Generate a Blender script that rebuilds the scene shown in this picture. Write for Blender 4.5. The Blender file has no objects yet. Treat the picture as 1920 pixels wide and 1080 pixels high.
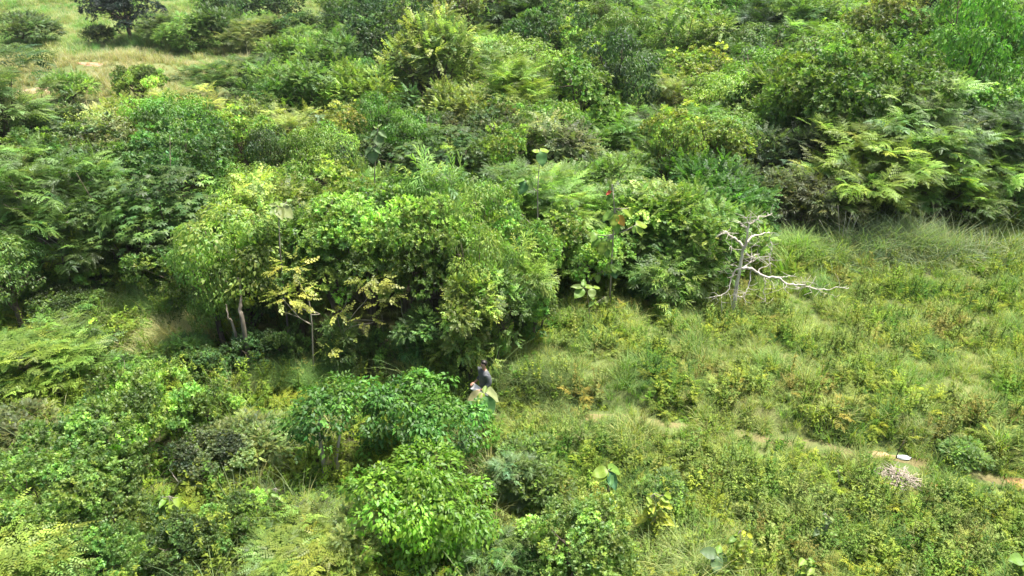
import bpy, math, random
import numpy as np
from mathutils import Vector, Matrix

# ------------------------------------------------------------------ camera, sky, sun, exposure
SC = bpy.context.scene
COL = SC.collection
CAM_H, PITCH, FPX = 12.0, math.radians(26.5), 1371.0      # FPX: focal length in pixels of a 1920 wide frame
cam_d = bpy.data.cameras.new("camera"); cam_d.sensor_width = 36.0
cam_d.lens = 36.0 * FPX / 1920.0; cam_d.clip_start = 0.1; cam_d.clip_end = 4000
cam = bpy.data.objects.new("camera", cam_d); COL.objects.link(cam)
cam.location = (0, 0, CAM_H); cam.rotation_euler = (math.pi / 2 - PITCH, 0, 0)
SC.camera = cam

SUN_EL, SUN_AZ = math.radians(70), math.radians(62)       # azimuth measured from +Y (away from camera) towards +X
w = bpy.data.worlds.new("World"); SC.world = w; w.use_nodes = True
nt = w.node_tree; nt.nodes.clear()
sky = nt.nodes.new("ShaderNodeTexSky"); sky.sky_type = 'NISHITA'; sky.sun_disc = False
sky.sun_elevation = SUN_EL; sky.sun_rotation = SUN_AZ
sky.air_density = 0.7; sky.dust_density = 5.0; sky.ozone_density = 1.0
bg = nt.nodes.new("ShaderNodeBackground"); bg.inputs[1].default_value = 0.11
wo = nt.nodes.new("ShaderNodeOutputWorld")
nt.links.new(sky.outputs[0], bg.inputs[0]); nt.links.new(bg.outputs[0], wo.inputs[0])
sun_d = bpy.data.lights.new("sun", 'SUN'); sun_d.energy = 5.0; sun_d.angle = math.radians(7); sun_d.color = (1.0, 0.95, 0.84)
sun = bpy.data.objects.new("sun", sun_d); COL.objects.link(sun)
to_sun = Vector((math.sin(SUN_AZ) * math.cos(SUN_EL), math.cos(SUN_AZ) * math.cos(SUN_EL), math.sin(SUN_EL)))
sun.rotation_euler = (-to_sun).to_track_quat('-Z', 'Y').to_euler()
SC.view_settings.view_transform = 'Standard'; SC.view_settings.look = 'None'
SC.view_settings.exposure = 1.05; SC.view_settings.gamma = 1.0; SC.view_settings.use_curve_mapping = False
SC.render.engine = 'CYCLES'
cy = SC.cycles
cy.max_bounces = 5; cy.diffuse_bounces = 3; cy.glossy_bounces = 1; cy.transmission_bounces = 3; cy.transparent_max_bounces = 4
cy.volume_bounces = 0
cy.use_denoising = True
SC.render.film_transparent = False

# ------------------------------------------------------------------ helpers
PI = math.pi
CP, SP = math.cos(PITCH), math.sin(PITCH)
def ray(px, py):
    dx, dy = (px - 960) / FPX, (540 - py) / FPX
    return np.array([dx, CP + dy * SP, -SP + dy * CP])
def hit_z(px, py, z=0.0):
    d = ray(px, py); return np.array([0, 0, CAM_H]) + d * ((z - CAM_H) / d[2])
def hit_y(px, py, Y):
    d = ray(px, py); return np.array([0, 0, CAM_H]) + d * (Y / d[1])
def depth_of(p): return p[1] * CP + (CAM_H - p[2]) * SP
def smooth(a, b, x):
    t = np.clip((x - a) / (b - a), 0, 1); return t * t * (3 - 2 * t)
def noise2(x, y, s, seed=0):
    r = np.random.RandomState(seed); out = 0
    for k in range(7):
        a = r.uniform(0, 2 * PI); f = r.uniform(0.7, 1.9) / s; ph = r.uniform(0, 2 * PI)
        out = out + np.sin((x * math.cos(a) + y * math.sin(a)) * f * 2 * PI / 2.2 + ph + 0.8 * np.sin((y * math.cos(a) - x * math.sin(a)) * f * 1.7 + ph * 2))
    return out / 7 ** 0.5 / 1.2

PATH_PX = [(430, 738), (540, 748), (760, 760), (930, 775), (1100, 783), (1200, 789), (1300, 801), (1450, 826), (1550, 839), (1650, 853), (1720, 865), (1820, 886), (1920, 908), (2060, 938)]
PATH = np.array([hit_z(a, b, 0.0)[:2] for a, b in PATH_PX])
def path_y(x): return np.interp(x, PATH[:, 0], PATH[:, 1])
def gz(x, y):
    x = np.asarray(x, float); y = np.asarray(y, float)
    far = smooth(24, 70, y)
    z = 0.10 * noise2(x, y, 7, 1) + 0.9 * far * noise2(x, y, 34, 2) + 0.05 * noise2(x, y, 2.2, 3) * (1 - far)
    dy = y - path_y(x)
    on = smooth(-4, 0, x) * (1 - smooth(24, 34, x))
    z = z * (1 - 0.8 * np.exp(-(dy / 0.8) ** 2) * on)
    z = z + on * 0.42 * smooth(0.35, 1.0, dy) * (1 - smooth(3, 9, dy)) - on * 0.35 * smooth(0.9, 3.0, -dy)
    hx, hy = 0, 0
    c = hit_z(210, 128, 0.8)
    z = z + 1.5 * np.exp(-(((x - c[0]) / 12) ** 2 + ((y - c[1]) / 7) ** 2))
    c = hit_z(40, 130, 0.8)
    z = z + 1.1 * np.exp(-(((x - c[0]) / 7) ** 2 + ((y - c[1]) / 5) ** 2))
    return z
def ground(px, py):
    z = 0.0
    for _ in range(6):
        p = hit_z(px, py, z); z = float(gz(p[0], p[1]))
    return hit_z(px, py, z)

def tag(o, label=None, cat=None, group=None, kind=None):
    if label: o["label"] = label
    if cat: o["category"] = cat
    if group: o["group"] = group
    if kind: o["kind"] = kind
    return o
def link(name, me, parent=None, mat=None):
    o = bpy.data.objects.new(name, me); COL.objects.link(o)
    if parent is not None: o.parent = parent
    if mat is not None and me is not None and len(me.materials) == 0: me.materials.append(mat)
    return o
def empty(name, loc, rz=0.0, sc=(1, 1, 1)):
    o = bpy.data.objects.new(name, None); COL.objects.link(o)
    o.location = loc; o.rotation_euler = (0, 0, rz); o.scale = sc; o.empty_display_size = 0.3
    return o

class MB:
    """collects polygons, makes one mesh with a 'col' colour attribute"""
    def __init__(s): s.V = []; s.L = []; s.S = []; s.C = []; s.n = 0
    def add(s, V, loops, sizes, C):
        s.V.append(np.asarray(V, np.float32)); s.L.append(np.asarray(loops, np.int64) + s.n); s.S.append(np.asarray(sizes, np.int64))
        C = np.asarray(C, np.float32)
        if C.ndim == 1: C = np.tile(C, (len(V), 1))
        s.C.append(C); s.n += len(V)
    def stamp(s, tpl, R, T, C):
        """tpl=(V,loops,sizes,shade); R (n,3,3), T (n,3), C (n,3)"""
        V, loops, sizes, sh = tpl; n, m = len(T), len(V)
        if n == 0: return
        W = np.einsum('nij,mj->nmi', R, V) + T[:, None, :]
        s.add(W.reshape(-1, 3), (loops[None, :] + (np.arange(n) * m)[:, None]).ravel(), np.tile(sizes, n), (C[:, None, :] * sh[None, :, None]).reshape(-1, 3))
    def tube(s, pts, rad, sides=6, C=(1, 1, 1)):
        pts = np.asarray(pts, float); k = len(pts); rad = np.interp(np.linspace(0, 1, k), np.linspace(0, 1, len(rad)), rad)
        tan = np.gradient(pts, axis=0); tan /= np.linalg.norm(tan, axis=1)[:, None] + 1e-9
        ref = np.array([0.0, 0, 1]) if abs(tan[0][2]) < 0.9 else np.array([1.0, 0, 0])
        V = []
        for i in range(k):
            a = np.cross(tan[i], ref); a /= np.linalg.norm(a) + 1e-9; b = np.cross(tan[i], a)
            for j in range(sides):
                t = 2 * PI * j / sides; V.append(pts[i] + rad[i] * (math.cos(t) * a + math.sin(t) * b))
        loops, sizes = [], []
        for i in range(k - 1):
            for j in range(sides):
                q = i * sides + j; r = i * sides + (j + 1) % sides
                loops += [q, r, r + sides, q + sides]; sizes.append(4)
        loops += list(range(sides))[::-1]; sizes.append(sides)
        loops += [(k - 1) * sides + j for j in range(sides)]; sizes.append(sides)
        s.add(V, loops, sizes, C)
    def mesh(s, name, mat=None, smooth_=False):
        me = bpy.data.meshes.new(name)
        V = np.concatenate(s.V); L = np.concatenate(s.L); S = np.concatenate(s.S); C = np.concatenate(s.C)
        me.vertices.add(len(V)); me.vertices.foreach_set("co", V.ravel())
        me.loops.add(len(L)); me.loops.foreach_set("vertex_index", L.astype(np.int32))
        me.polygons.add(len(S)); me.polygons.foreach_set("loop_start", (np.cumsum(S) - S).astype(np.int32))
        a = me.attributes.new("col", 'FLOAT_COLOR', 'POINT')
        a.data.foreach_set("color", np.concatenate([C, np.ones((len(C), 1), np.float32)], 1).astype(np.float32).ravel())
        if smooth_: me.polygons.foreach_set("use_smooth", np.ones(len(S), bool))
        me.update(calc_edges=True)
        if mat: me.materials.append(mat)
        return me

def frames(Y, Z):
    """rotation matrices with columns x,y,z; y exact, z nearest"""
    Y = Y / (np.linalg.norm(Y, axis=1)[:, None] + 1e-9)
    X = np.cross(Y, Z); X /= np.linalg.norm(X, axis=1)[:, None] + 1e-9
    Z = np.cross(X, Y)
    return np.stack([X, Y, Z], axis=2)
def yaw(a):
    c, s_ = np.cos(a), np.sin(a); z = np.zeros_like(a); o = np.ones_like(a)
    return np.stack([np.stack([c, -s_, z], 1), np.stack([s_, c, z], 1), np.stack([z, z, o], 1)], 1)

# ------------------------------------------------------------------ materials
def new_mat(name):
    m = bpy.data.materials.new(name); m.use_nodes = True; n = m.node_tree; n.nodes.clear()
    return m, n, n.nodes.new, n.links.new
def leaf_material(name, source, trans=0.42, gloss=0.025, rough=0.5):
    """source: 'OBJECT' multiplies by the object colour, 'INSTANCER' by the scatter's tint, None by nothing"""
    m, n, N, K = new_mat(name)
    out = N("ShaderNodeOutputMaterial")
    a = N("ShaderNodeAttribute"); a.attribute_name = "col"; col = a.outputs["Color"]
    if source:
        mx = N("ShaderNodeMix"); mx.data_type = 'RGBA'; mx.blend_type = 'MULTIPLY'; mx.inputs[0].default_value = 1
        K(col, mx.inputs[6])
        if source == 'OBJECT': o = N("ShaderNodeObjectInfo"); K(o.outputs["Color"], mx.inputs[7])
        else:
            o = N("ShaderNodeAttribute"); o.attribute_type = 'INSTANCER'; o.attribute_name = "tint"; K(o.outputs["Color"], mx.inputs[7])
        col = mx.outputs[2]
    # undersides are paler and greyer
    geo = N("ShaderNodeNewGeometry")
    hs = N("ShaderNodeHueSaturation"); hs.inputs["Saturation"].default_value = 0.8; hs.inputs["Value"].default_value = 1.25; K(col, hs.inputs["Color"])
    m2 = N("ShaderNodeMix"); m2.data_type = 'RGBA'; K(geo.outputs["Backfacing"], m2.inputs[0]); K(col, m2.inputs[6]); K(hs.outputs[0], m2.inputs[7])
    d = N("ShaderNodeBsdfDiffuse"); K(m2.outputs[2], d.inputs[0])
    tr = N("ShaderNodeBsdfTranslucent")
    tm = N("ShaderNodeMix"); tm.data_type = 'RGBA'; tm.blend_type = 'MULTIPLY'; tm.inputs[0].default_value = 1; tm.inputs[7].default_value = (1.12, 1.35, 0.6, 1)
    K(col, tm.inputs[6]); K(tm.outputs[2], tr.inputs[0])
    s1 = N("ShaderNodeMixShader"); s1.inputs[0].default_value = trans; K(d.outputs[0], s1.inputs[1]); K(tr.outputs[0], s1.inputs[2])
    g = N("ShaderNodeBsdfGlossy"); g.inputs["Roughness"].default_value = rough; g.inputs[0].default_value = (0.9, 0.95, 1, 1)
    s2 = N("ShaderNodeMixShader"); s2.inputs[0].default_value = gloss; K(s1.outputs[0], s2.inputs[1]); K(g.outputs[0], s2.inputs[2])
    K(s2.outputs[0], out.inputs[0])
    return m
M_LEAF = leaf_material("leaf", 'OBJECT')
M_TINT = leaf_material("undergrowth_leaf", 'INSTANCER', gloss=0.005)
def bark_material(name, c0, c1, scale=9):
    m, n, N, K = new_mat(name)
    out = N("ShaderNodeOutputMaterial"); b = N("ShaderNodeBsdfPrincipled"); b.inputs["Roughness"].default_value = 0.9
    tc = N("ShaderNodeTexCoord"); mp = N("ShaderNodeMapping"); mp.inputs["Scale"].default_value = (1, 1, 0.3); K(tc.outputs["Object"], mp.inputs[0])
    nz = N("ShaderNodeTexNoise"); nz.inputs["Scale"].default_value = scale; nz.inputs["Detail"].default_value = 6; K(mp.outputs[0], nz.inputs["Vector"])
    r = N("ShaderNodeValToRGB"); r.color_ramp.elements[0].position = 0.35; r.color_ramp.elements[1].position = 0.68
    r.color_ramp.elements[0].color = (*c0, 1); r.color_ramp.elements[1].color = (*c1, 1); K(nz.outputs[0], r.inputs[0]); K(r.outputs[0], b.inputs["Base Color"])
    bp = N("ShaderNodeBump"); bp.inputs["Strength"].default_value = 0.4; bp.inputs["Distance"].default_value = 0.02; K(nz.outputs[0], bp.inputs["Height"]); K(bp.outputs[0], b.inputs["Normal"])
    K(b.outputs[0], out.inputs[0]); return m
M_BARK = bark_material("bark", (0.06, 0.045, 0.03), (0.17, 0.14, 0.1))
M_PALE = bark_material("pale_bark", (0.2, 0.17, 0.13), (0.46, 0.42, 0.35))
M_DEAD = bark_material("bleached_wood", (0.42, 0.37, 0.31), (0.8, 0.76, 0.68))
def plain(name, c, rough=0.7, noise=0.25, scale=30):
    m, n, N, K = new_mat(name)
    out = N("ShaderNodeOutputMaterial"); b = N("ShaderNodeBsdfPrincipled"); b.inputs["Roughness"].default_value = rough
    nz = N("ShaderNodeTexNoise"); nz.inputs["Scale"].default_value = scale; nz.inputs["Detail"].default_value = 4
    tc = N("ShaderNodeTexCoord"); K(tc.outputs["Object"], nz.inputs["Vector"])
    r = N("ShaderNodeValToRGB"); e = r.color_ramp.elements
    e[0].position, e[1].position = 0.3, 0.7
    e[0].color = (*[v * (1 - noise) for v in c], 1); e[1].color = (*[min(1, v * (1 + noise)) for v in c], 1)
    K(nz.outputs[0], r.inputs[0]); K(r.outputs[0], b.inputs["Base Color"]); K(b.outputs[0], out.inputs[0]); return m

# ------------------------------------------------------------------ ground and path
def ground_material(name, path=False):
    m, n, N, K = new_mat(name)
    out = N("ShaderNodeOutputMaterial"); b = N("ShaderNodeBsdfPrincipled"); b.inputs["Roughness"].default_value = 0.95
    tc = N("ShaderNodeTexCoord")
    def nz(sc, det=6):
        t = N("ShaderNodeTexNoise"); t.inputs["Scale"].default_value = sc; t.inputs["Detail"].default_value = det; K(tc.outputs["Object"], t.inputs["Vector"]); return t.outputs[0]
    def ramp(f, stops):
        r = N("ShaderNodeValToRGB"); e = r.color_ramp.elements
        while len(e) < len(stops): e.new(0.5)
        for q, (p, c) in zip(e, stops): q.position = p; q.color = (*c, 1)
        K(f, r.inputs[0]); return r.outputs[0]
    if path:
        c = ramp(nz(1.3), [(0.3, (0.17, 0.13, 0.055)), (0.5, (0.2, 0.18, 0.075)), (0.7, (0.12, 0.16, 0.045))])
    else:
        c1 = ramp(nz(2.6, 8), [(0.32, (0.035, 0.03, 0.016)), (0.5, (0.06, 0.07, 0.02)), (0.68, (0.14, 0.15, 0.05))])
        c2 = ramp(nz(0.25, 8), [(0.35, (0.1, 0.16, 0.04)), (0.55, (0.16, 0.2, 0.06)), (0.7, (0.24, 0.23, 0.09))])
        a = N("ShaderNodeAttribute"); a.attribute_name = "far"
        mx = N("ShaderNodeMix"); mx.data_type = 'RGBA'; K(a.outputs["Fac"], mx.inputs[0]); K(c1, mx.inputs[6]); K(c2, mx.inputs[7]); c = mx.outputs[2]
    K(c, b.inputs["Base Color"])
    bp = N("ShaderNodeBump"); bp.inputs["Strength"].default_value = 0.6; bp.inputs["Distance"].default_value = 0.05; K(nz(9, 8), bp.inputs["Height"]); K(bp.outputs[0], b.inputs["Normal"])
    K(b.outputs[0], out.inputs[0]); return m
gx = 7 * np.sinh(np.linspace(-6.1, 6.1, 280)); gy = 17 + 7 * np.sinh(np.linspace(-2.4, 6.1, 240))
GX, GY = np.meshgrid(gx, gy); GZ = gz(GX, GY)
nx, ny = len(gx), len(gy)
idx = np.arange(nx * ny).reshape(ny, nx)
quads = np.stack([idx[:-1, :-1], idx[:-1, 1:], idx[1:, 1:], idx[1:, :-1]], -1).reshape(-1)
mb = MB(); mb.add(np.stack([GX, GY, GZ], -1).reshape(-1, 3), quads, np.full((nx - 1) * (ny - 1), 4), (1, 1, 1))
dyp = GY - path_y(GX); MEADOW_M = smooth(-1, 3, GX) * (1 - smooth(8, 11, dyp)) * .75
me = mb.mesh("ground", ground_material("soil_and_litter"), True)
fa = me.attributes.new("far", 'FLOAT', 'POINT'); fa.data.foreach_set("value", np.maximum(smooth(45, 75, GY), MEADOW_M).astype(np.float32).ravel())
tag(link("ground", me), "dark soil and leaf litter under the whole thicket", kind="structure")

def ribbon(name, xs, half, lift, mat, seed):
    r = np.random.RandomState(seed); V = []; loops = []; sizes = []
    K_ = 7
    for i, x in enumerate(xs):
        y = float(path_y(x)); slope = (float(path_y(x + .2)) - y) / .2; nrm = np.array([-slope, 1]) / math.hypot(slope, 1)
        hw = half * (0.75 + 0.45 * noise2(x, 0, 1.7, seed + 5)) 
        for k in range(K_):
            t = -1 + 2 * k / (K_ - 1); p = np.array([x, y]) + nrm * t * max(0.12, hw * (1 + .25 * r.uniform(-1, 1) * (abs(t) == 1)))
            V.append([p[0], p[1], float(gz(p[0], p[1])) + lift - 0.03 * (abs(t) == 1)])
    for i in range(len(xs) - 1):
        for k in range(K_ - 1):
            q = i * K_ + k; loops += [q, q + K_, q + K_ + 1, q + 1][::-1]; sizes.append(4)
    b = MB(); b.add(V, loops, sizes, (1, 1, 1))
    return link(name, b.mesh(name, mat, True))
tag(ribbon("dirt_path", np.linspace(2, 22, 130), 0.32, 0.02, ground_material("trodden_earth", True), 4), "narrow trodden earth path crossing the meadow", kind="structure")
# ------------------------------------------------------------------ leaf templates: base at origin, tip along +Y, upper face +Z
def tpl(V, faces, sh=None):
    V = np.array(V, float); loops = np.array([i for f in faces for i in f]); sizes = np.array([len(f) for f in faces])
    return (V, loops, sizes, np.ones(len(V)) if sh is None else np.asarray(sh, float))
def leaf4(L=1.0, W=0.55, fold=0.08, droop=0.15, belly=0.42):
    return tpl([(0, 0, 0), (-W / 2 * L, belly * L, fold * L), (W / 2 * L, belly * L, fold * L), (0, belly * L, 0), (0, L, -droop * L)], [(0, 3, 1), (1, 3, 4), (0, 2, 3), (3, 2, 4)])
def leaf2(L=1.0, W=0.3, droop=0.1, belly=0.45):
    return tpl([(0, 0, 0), (W / 2 * L, belly * L, 0), (0, L, -droop * L), (-W / 2 * L, belly * L, 0)], [(0, 1, 2, 3)])
def compose(items):
    V, L, S, H, n = [], [], [], [], 0
    for (v, l, s, h), R, t, k in items:
        V.append(v @ np.asarray(R).T + np.asarray(t)); L.append(l + n); S.append(s); H.append(h * k); n += len(v)
    return (np.concatenate(V), np.concatenate(L), np.concatenate(S), np.concatenate(H))
def rot(y, z): return frames(np.array([y], float), np.array([z], float))[0]
def euler(rx, ry, rz): 
    m = Matrix.Rotation(rz, 3, 'Z') @ Matrix.Rotation(ry, 3, 'Y') @ Matrix.Rotation(rx, 3, 'X'); return np.array(m)
def frond(n=6, L=0.4, l=0.075, w=0.5, droop=0.35, taper=True):
    lf = leaf2(1, w, 0.1); it = []
    for i in range(n):
        t = (i + 0.6) / n; p = (0, L * t, -droop * L * t * t)
        k = l * (1.15 - 0.55 * t if taper else 1)
        for s in (-1, 1):
            it.append((tuple([lf[0] * k]) + lf[1:], rot((s * 0.9, 0.45, -0.18), (0, 0.25, 1)), p, 1))
    it.append((tuple([lf[0] * l * .8]) + lf[1:], rot((0, 1, -droop), (0, 0, 1)), (0, L, -droop * L), 1))
    return compose(it)
def scaled(t, k): return (t[0] * k, t[1], t[2], t[3])
def spray(seed, L=0.75, pairs=4, fl=0.4):
    """flat branchlet with pinnate fronds left and right"""
    r = random.Random(seed); it = []; f = frond(L=1, l=0.30, n=5, w=.55, droop=.2)
    for i in range(pairs):
        t = (i + 0.7) / pairs
        for s in (-1, 1):
            k = fl * (1.1 - 0.45 * t) * r.uniform(.8, 1.2); a = r.uniform(0.6, 1.0)
            it.append((scaled(f, k), rot((s * math.sin(a), math.cos(a), r.uniform(-.25, .15)), (0, 0, 1)), (0, L * t, 0.04 * r.uniform(-1, 1) - 0.15 * L * t * t), r.uniform(.85, 1.15)))
    it.append((scaled(f, fl * .8), rot((r.uniform(-.2, .2), 1, -.15), (0, 0, 1)), (0, L, -0.15 * L), 1.1))
    return compose(it)
def whorl(seed, n, leaf, spread=(0.5, 1.25), k=(0.75, 1.15), stem=0.06, shade=(.8, 1.2)):
    """leaves round a twig tip; twig along +Z"""
    r = random.Random(seed); it = []
    for i in range(n):
        a = 2 * PI * (i * 0.382) + r.uniform(-.4, .4); e = r.uniform(*spread)
        y = (math.cos(a) * math.sin(e), math.sin(a) * math.sin(e), math.cos(e))
        it.append((scaled(leaf, r.uniform(*k)), rot(y, (-y[0] * .3, -y[1] * .3, 1)), (r.uniform(-.02, .02), r.uniform(-.02, .02), stem * i / n - stem), r.uniform(*shade)))
    return compose(it)
def palmate(seed, L=0.15, n=7):
    r = random.Random(seed); it = []; lf = leaf4(1, 0.36, 0.03, 0.25)
    for i in range(n):
        a = (i - (n - 1) / 2) * 2 * PI / (n + 1.2)
        it.append((scaled(lf, L * (1 - 0.28 * abs(i - (n - 1) / 2) / (n / 2))), rot((math.sin(a), math.cos(a), 0), (0, 0, 1)), (0, 0.05, 0), r.uniform(.9, 1.1)))
    return compose(it)
def twig(seed, L, n, leaf, shade=(.8, 1.2), lift=0.1, ang=(0.6, 1.2)):
    """alternate leaves along a twig lying on +Y"""
    r = random.Random(seed); it = []
    for i in range(n):
        t = (i + .5) / n; s = 1 if i % 2 else -1; a = r.uniform(*ang) * (1 - .5 * (t > .9))
        it.append((scaled(leaf, r.uniform(.75, 1.15)), rot((s * math.sin(a), math.cos(a), r.uniform(-.3, lift)), (s * -.2, 0, 1)), (0, L * t, -0.1 * L * t * t), r.uniform(*shade)))
    return compose(it)

LF_BROAD = leaf4(0.13, 0.5); LF_OVAL = leaf4(0.09, 0.58, 0.06, 0.1); LF_LONG = leaf4(0.17, 0.28, 0.05, 0.35); LF_HEART = leaf4(0.12, 0.5, 0.07, 0.2, 0.34); LF_TINY = leaf2(0.085, 0.62); LF_NARROW = leaf2(0.16, 0.19, 0.25)
CL = {
    'feather': [spray(i) for i in range(3)],
    'fern': [spray(10 + i, 0.5, 3, 0.34) for i in range(3)],
    'broad': [whorl(i, 7, LF_BROAD) for i in range(3)],
    'oval': [whorl(20 + i, 9, LF_OVAL, stem=.14) for i in range(3)],
    'dark': [whorl(30 + i, 9, LF_LONG, (0.6, 1.7)) for i in range(3)],
    'tiny': [twig(40 + i, 0.34, 13, LF_TINY) for i in range(3)],
    'narrow': [twig(50 + i, 0.4, 11, LF_NARROW, ang=(.3, .9)) for i in range(3)],
    'vine': [scaled(LF_HEART, k) for k in (0.6, .9, 1.15)],
    'palmate': [palmate(i) for i in range(3)],
    'creeper': [twig(60 + i, 0.38, 9, leaf4(0.1, 0.75, 0.05, 0.15)) for i in range(3)],
}

# ------------------------------------------------------------------ crowns
def shell(lobes, n, r, inner=0.25, zlo=-0.45, floor=0.05, skirt=0.0):
    """n points with outward normals on the union of ellipsoidal lobes; skirt = share on curtains hanging below the lobes"""
    lobes = np.asarray(lobes, float); w_ = lobes[:, 3] * lobes[:, 5]; w_ = w_ / w_.sum(); P = []; Nn = []; got = 0
    while got < n:
        k = n * 2; li = r.choice(len(lobes), k, p=w_); c = lobes[li, :3]; R = lobes[li, 3:]
        d = r.normal(size=(k, 3)); d /= np.linalg.norm(d, axis=1)[:, None]
        d[:, 2] = np.where(d[:, 2] < zlo, -d[:, 2], d[:, 2])
        ph = np.arctan2(d[:, 1], d[:, 0]); lump = 1 + 0.09 * np.sin(3 * ph + li * 1.7) + 0.08 * np.sin(5 * ph - li + 4 * d[:, 2]) + 0.05 * np.sin(9 * ph + 7 * d[:, 2] + li)
        q = np.where(r.rand(k) < inner, r.uniform(0.5, 0.9, k), r.uniform(0.82, 1.14, k) + .12 * r.rand(k) ** 6) * lump
        p = c + d * R * q[:, None]; nn = d / R
        if skirt:
            sk = r.rand(k) < skirt; h = np.stack([d[:, 0], d[:, 1]], 1); h /= np.linalg.norm(h, axis=1)[:, None] + 1e-6
            hem = 0.22 + 0.22 * np.sin(4 * ph + li * 2.1) + 0.16 * np.sin(9 * ph + li)
            zz = c[:, 2] + R[:, 2] * 0.15 - r.rand(k) ** 0.8 * (c[:, 2] - floor) * np.clip(1 - hem, 0.25, 1)
            ps = np.stack([c[:, 0] + h[:, 0] * R[:, 0] * q, c[:, 1] + h[:, 1] * R[:, 1] * q, zz], 1)
            p = np.where(sk[:, None], ps, p); nn = np.where(sk[:, None], np.concatenate([h, np.full((k, 1), .15)], 1), nn)
        nn /= np.linalg.norm(nn, axis=1)[:, None]
        ok = p[:, 2] > floor
        for l in lobes:
            ok &= (((p - l[:3]) / l[3:]) ** 2).sum(1) > 0.22
        p, nn = p[ok], nn[ok]; P.append(p); Nn.append(nn); got += len(p)
    P = np.concatenate(P)[:n]; Nn = np.concatenate(Nn)[:n]
    return P, Nn
def clumped(lobes, n, nc, r, rc, flat=.6, inner=.12, skirt=0.0, floor=.05, patch=.35):
    """n points gathered in nc leafy clumps that sit on the lobes, with normals and leaf colours"""
    Pc, Nc = shell(lobes, nc, r, inner, skirt=skirt, floor=floor); R = rc * np.exp(r.normal(0, .38, nc))
    Cc = leaf_cols(Pc, r, .34, patch, .2); i = r.choice(nc, n, p=R ** 2 / (R ** 2).sum())
    ax = Nc * .7 + np.array([0, 0, .55]); d = r.normal(size=(n, 3)); d /= np.linalg.norm(d, axis=1)[:, None]
    s_ = (d * ax[i]).sum(1); d = np.where((s_ < -.15)[:, None], d - 2 * s_[:, None] * ax[i] / (ax[i] ** 2).sum(1)[:, None], d)
    q = r.uniform(.75, 1.05, n); P = Pc[i] + d * (R[i] * q)[:, None] * [1, 1, flat]; Nn = d * [1, 1, 1 / max(flat, .35)] * .75 + Nc[i] * .35; Nn /= np.linalg.norm(Nn, axis=1)[:, None]
    P[:, 2] = np.maximum(P[:, 2], floor)
    w1 = r.normal(0, .09, n); v = np.exp(r.normal(0, .16, n)); C = Cc[i] * v[:, None] * np.stack([1 + w1, np.ones(n), 1 - w1], 1)
    return P, Nn, np.clip(C, .15, 2.6)
def rand_lobes(r, R, h, z0, n, flat=1.0):
    """crown of radius R between z0 and h"""
    out = []; zc, rz = (z0 + h) / 2, (h - z0) / 2
    out.append((0, 0, zc, R * .62, R * .62, rz * .8))
    for i in range(n):
        a = 2 * PI * i / n * 1.0 + r.uniform(-.5, .5) + (i % 2) * .4; e = r.uniform(-.75, .8); q = r.uniform(.3, .46)
        rr = R * (1 - q) * math.sqrt(1 - .55 * e * e)
        out.append((math.cos(a) * rr, math.sin(a) * rr, zc + e * rz * .62, R * q, R * q, rz * q * flat * r.uniform(.9, 1.3)))
    return np.array(out)
def leaf_cols(P, r, var=0.28, patch=0.35, warm=0.25, size=0.9):
    """leaf colour around 1: clumps of younger, yellower leaves and older, greener ones, no shading"""
    s = r.randint(1000)
    a = noise2(P[:, 0] + P[:, 2] * .7, P[:, 1] - P[:, 2] * .5, size, s); b = noise2(P[:, 1] + P[:, 2], P[:, 0] - .6 * P[:, 2], size * 1.7, s + 1)
    v = (1 + patch * a * .6) * np.exp(r.normal(0, var, len(P)))
    wv = warm * np.clip(.6 * b + r.normal(0, .5, len(P)), -1.3, 1.5)
    return np.clip(np.stack([v * (1 + wv * .9), v * (1 + wv * .25), v * (1 - wv * .35)], 1), 0.15, 2.6)
def fill_crown(mb, sp, P, Nn, r, k=1.0, cols=None):
    n = len(P); C = leaf_cols(P, r) if cols is None else cols; up = np.array([0, 0, 1.0])
    hz = Nn.copy(); hz[:, 2] = 0; hz += r.normal(0, .35, (n, 3)) * [1, 1, 0]; hz /= np.linalg.norm(hz, axis=1)[:, None] + 1e-6
    if sp in ('feather', 'fern'):
        Y = hz + r.normal(0, .3, (n, 3)) * [1, 1, .4] + up * np.clip(Nn[:, 2:3] * .5, -.1, .5); Z = up + .35 * Nn + r.normal(0, .3, (n, 3))
    elif sp in ('tiny', 'narrow', 'creeper'):
        Y = Nn * .8 + hz * .5 + r.normal(0, .4, (n, 3)) - up * (.25 if sp != 'tiny' else 0); Z = up + .8 * Nn + r.normal(0, .3, (n, 3))
    elif sp == 'vine':
        tang = -up - Nn * (-Nn[:, 2:3]); tang /= np.linalg.norm(tang, axis=1)[:, None] + .15
        Y = tang + Nn * .25 + r.normal(0, .34, (n, 3)); Z = Nn + r.normal(0, .3, (n, 3)) + up * .15
    elif sp == 'palmate':
        Y = hz - up * .15 + r.normal(0, .3, (n, 3)); Z = up + .6 * Nn + r.normal(0, .25, (n, 3))
    else:
        Zd = Nn * .9 + up * .35 + r.normal(0, .35, (n, 3)); Zd /= np.linalg.norm(Zd, axis=1)[:, None]
        Y = np.cross(Zd, r.normal(size=(n, 3))); Z = Zd
    R = frames(Y, Z) * (k * r.uniform(.8, 1.2, n))[:, None, None]
    var = r.randint(0, len(CL[sp]), n)
    for i in range(len(CL[sp])):
        q = var == i; mb.stamp(CL[sp][i], R[q], P[q], C[q])
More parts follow.
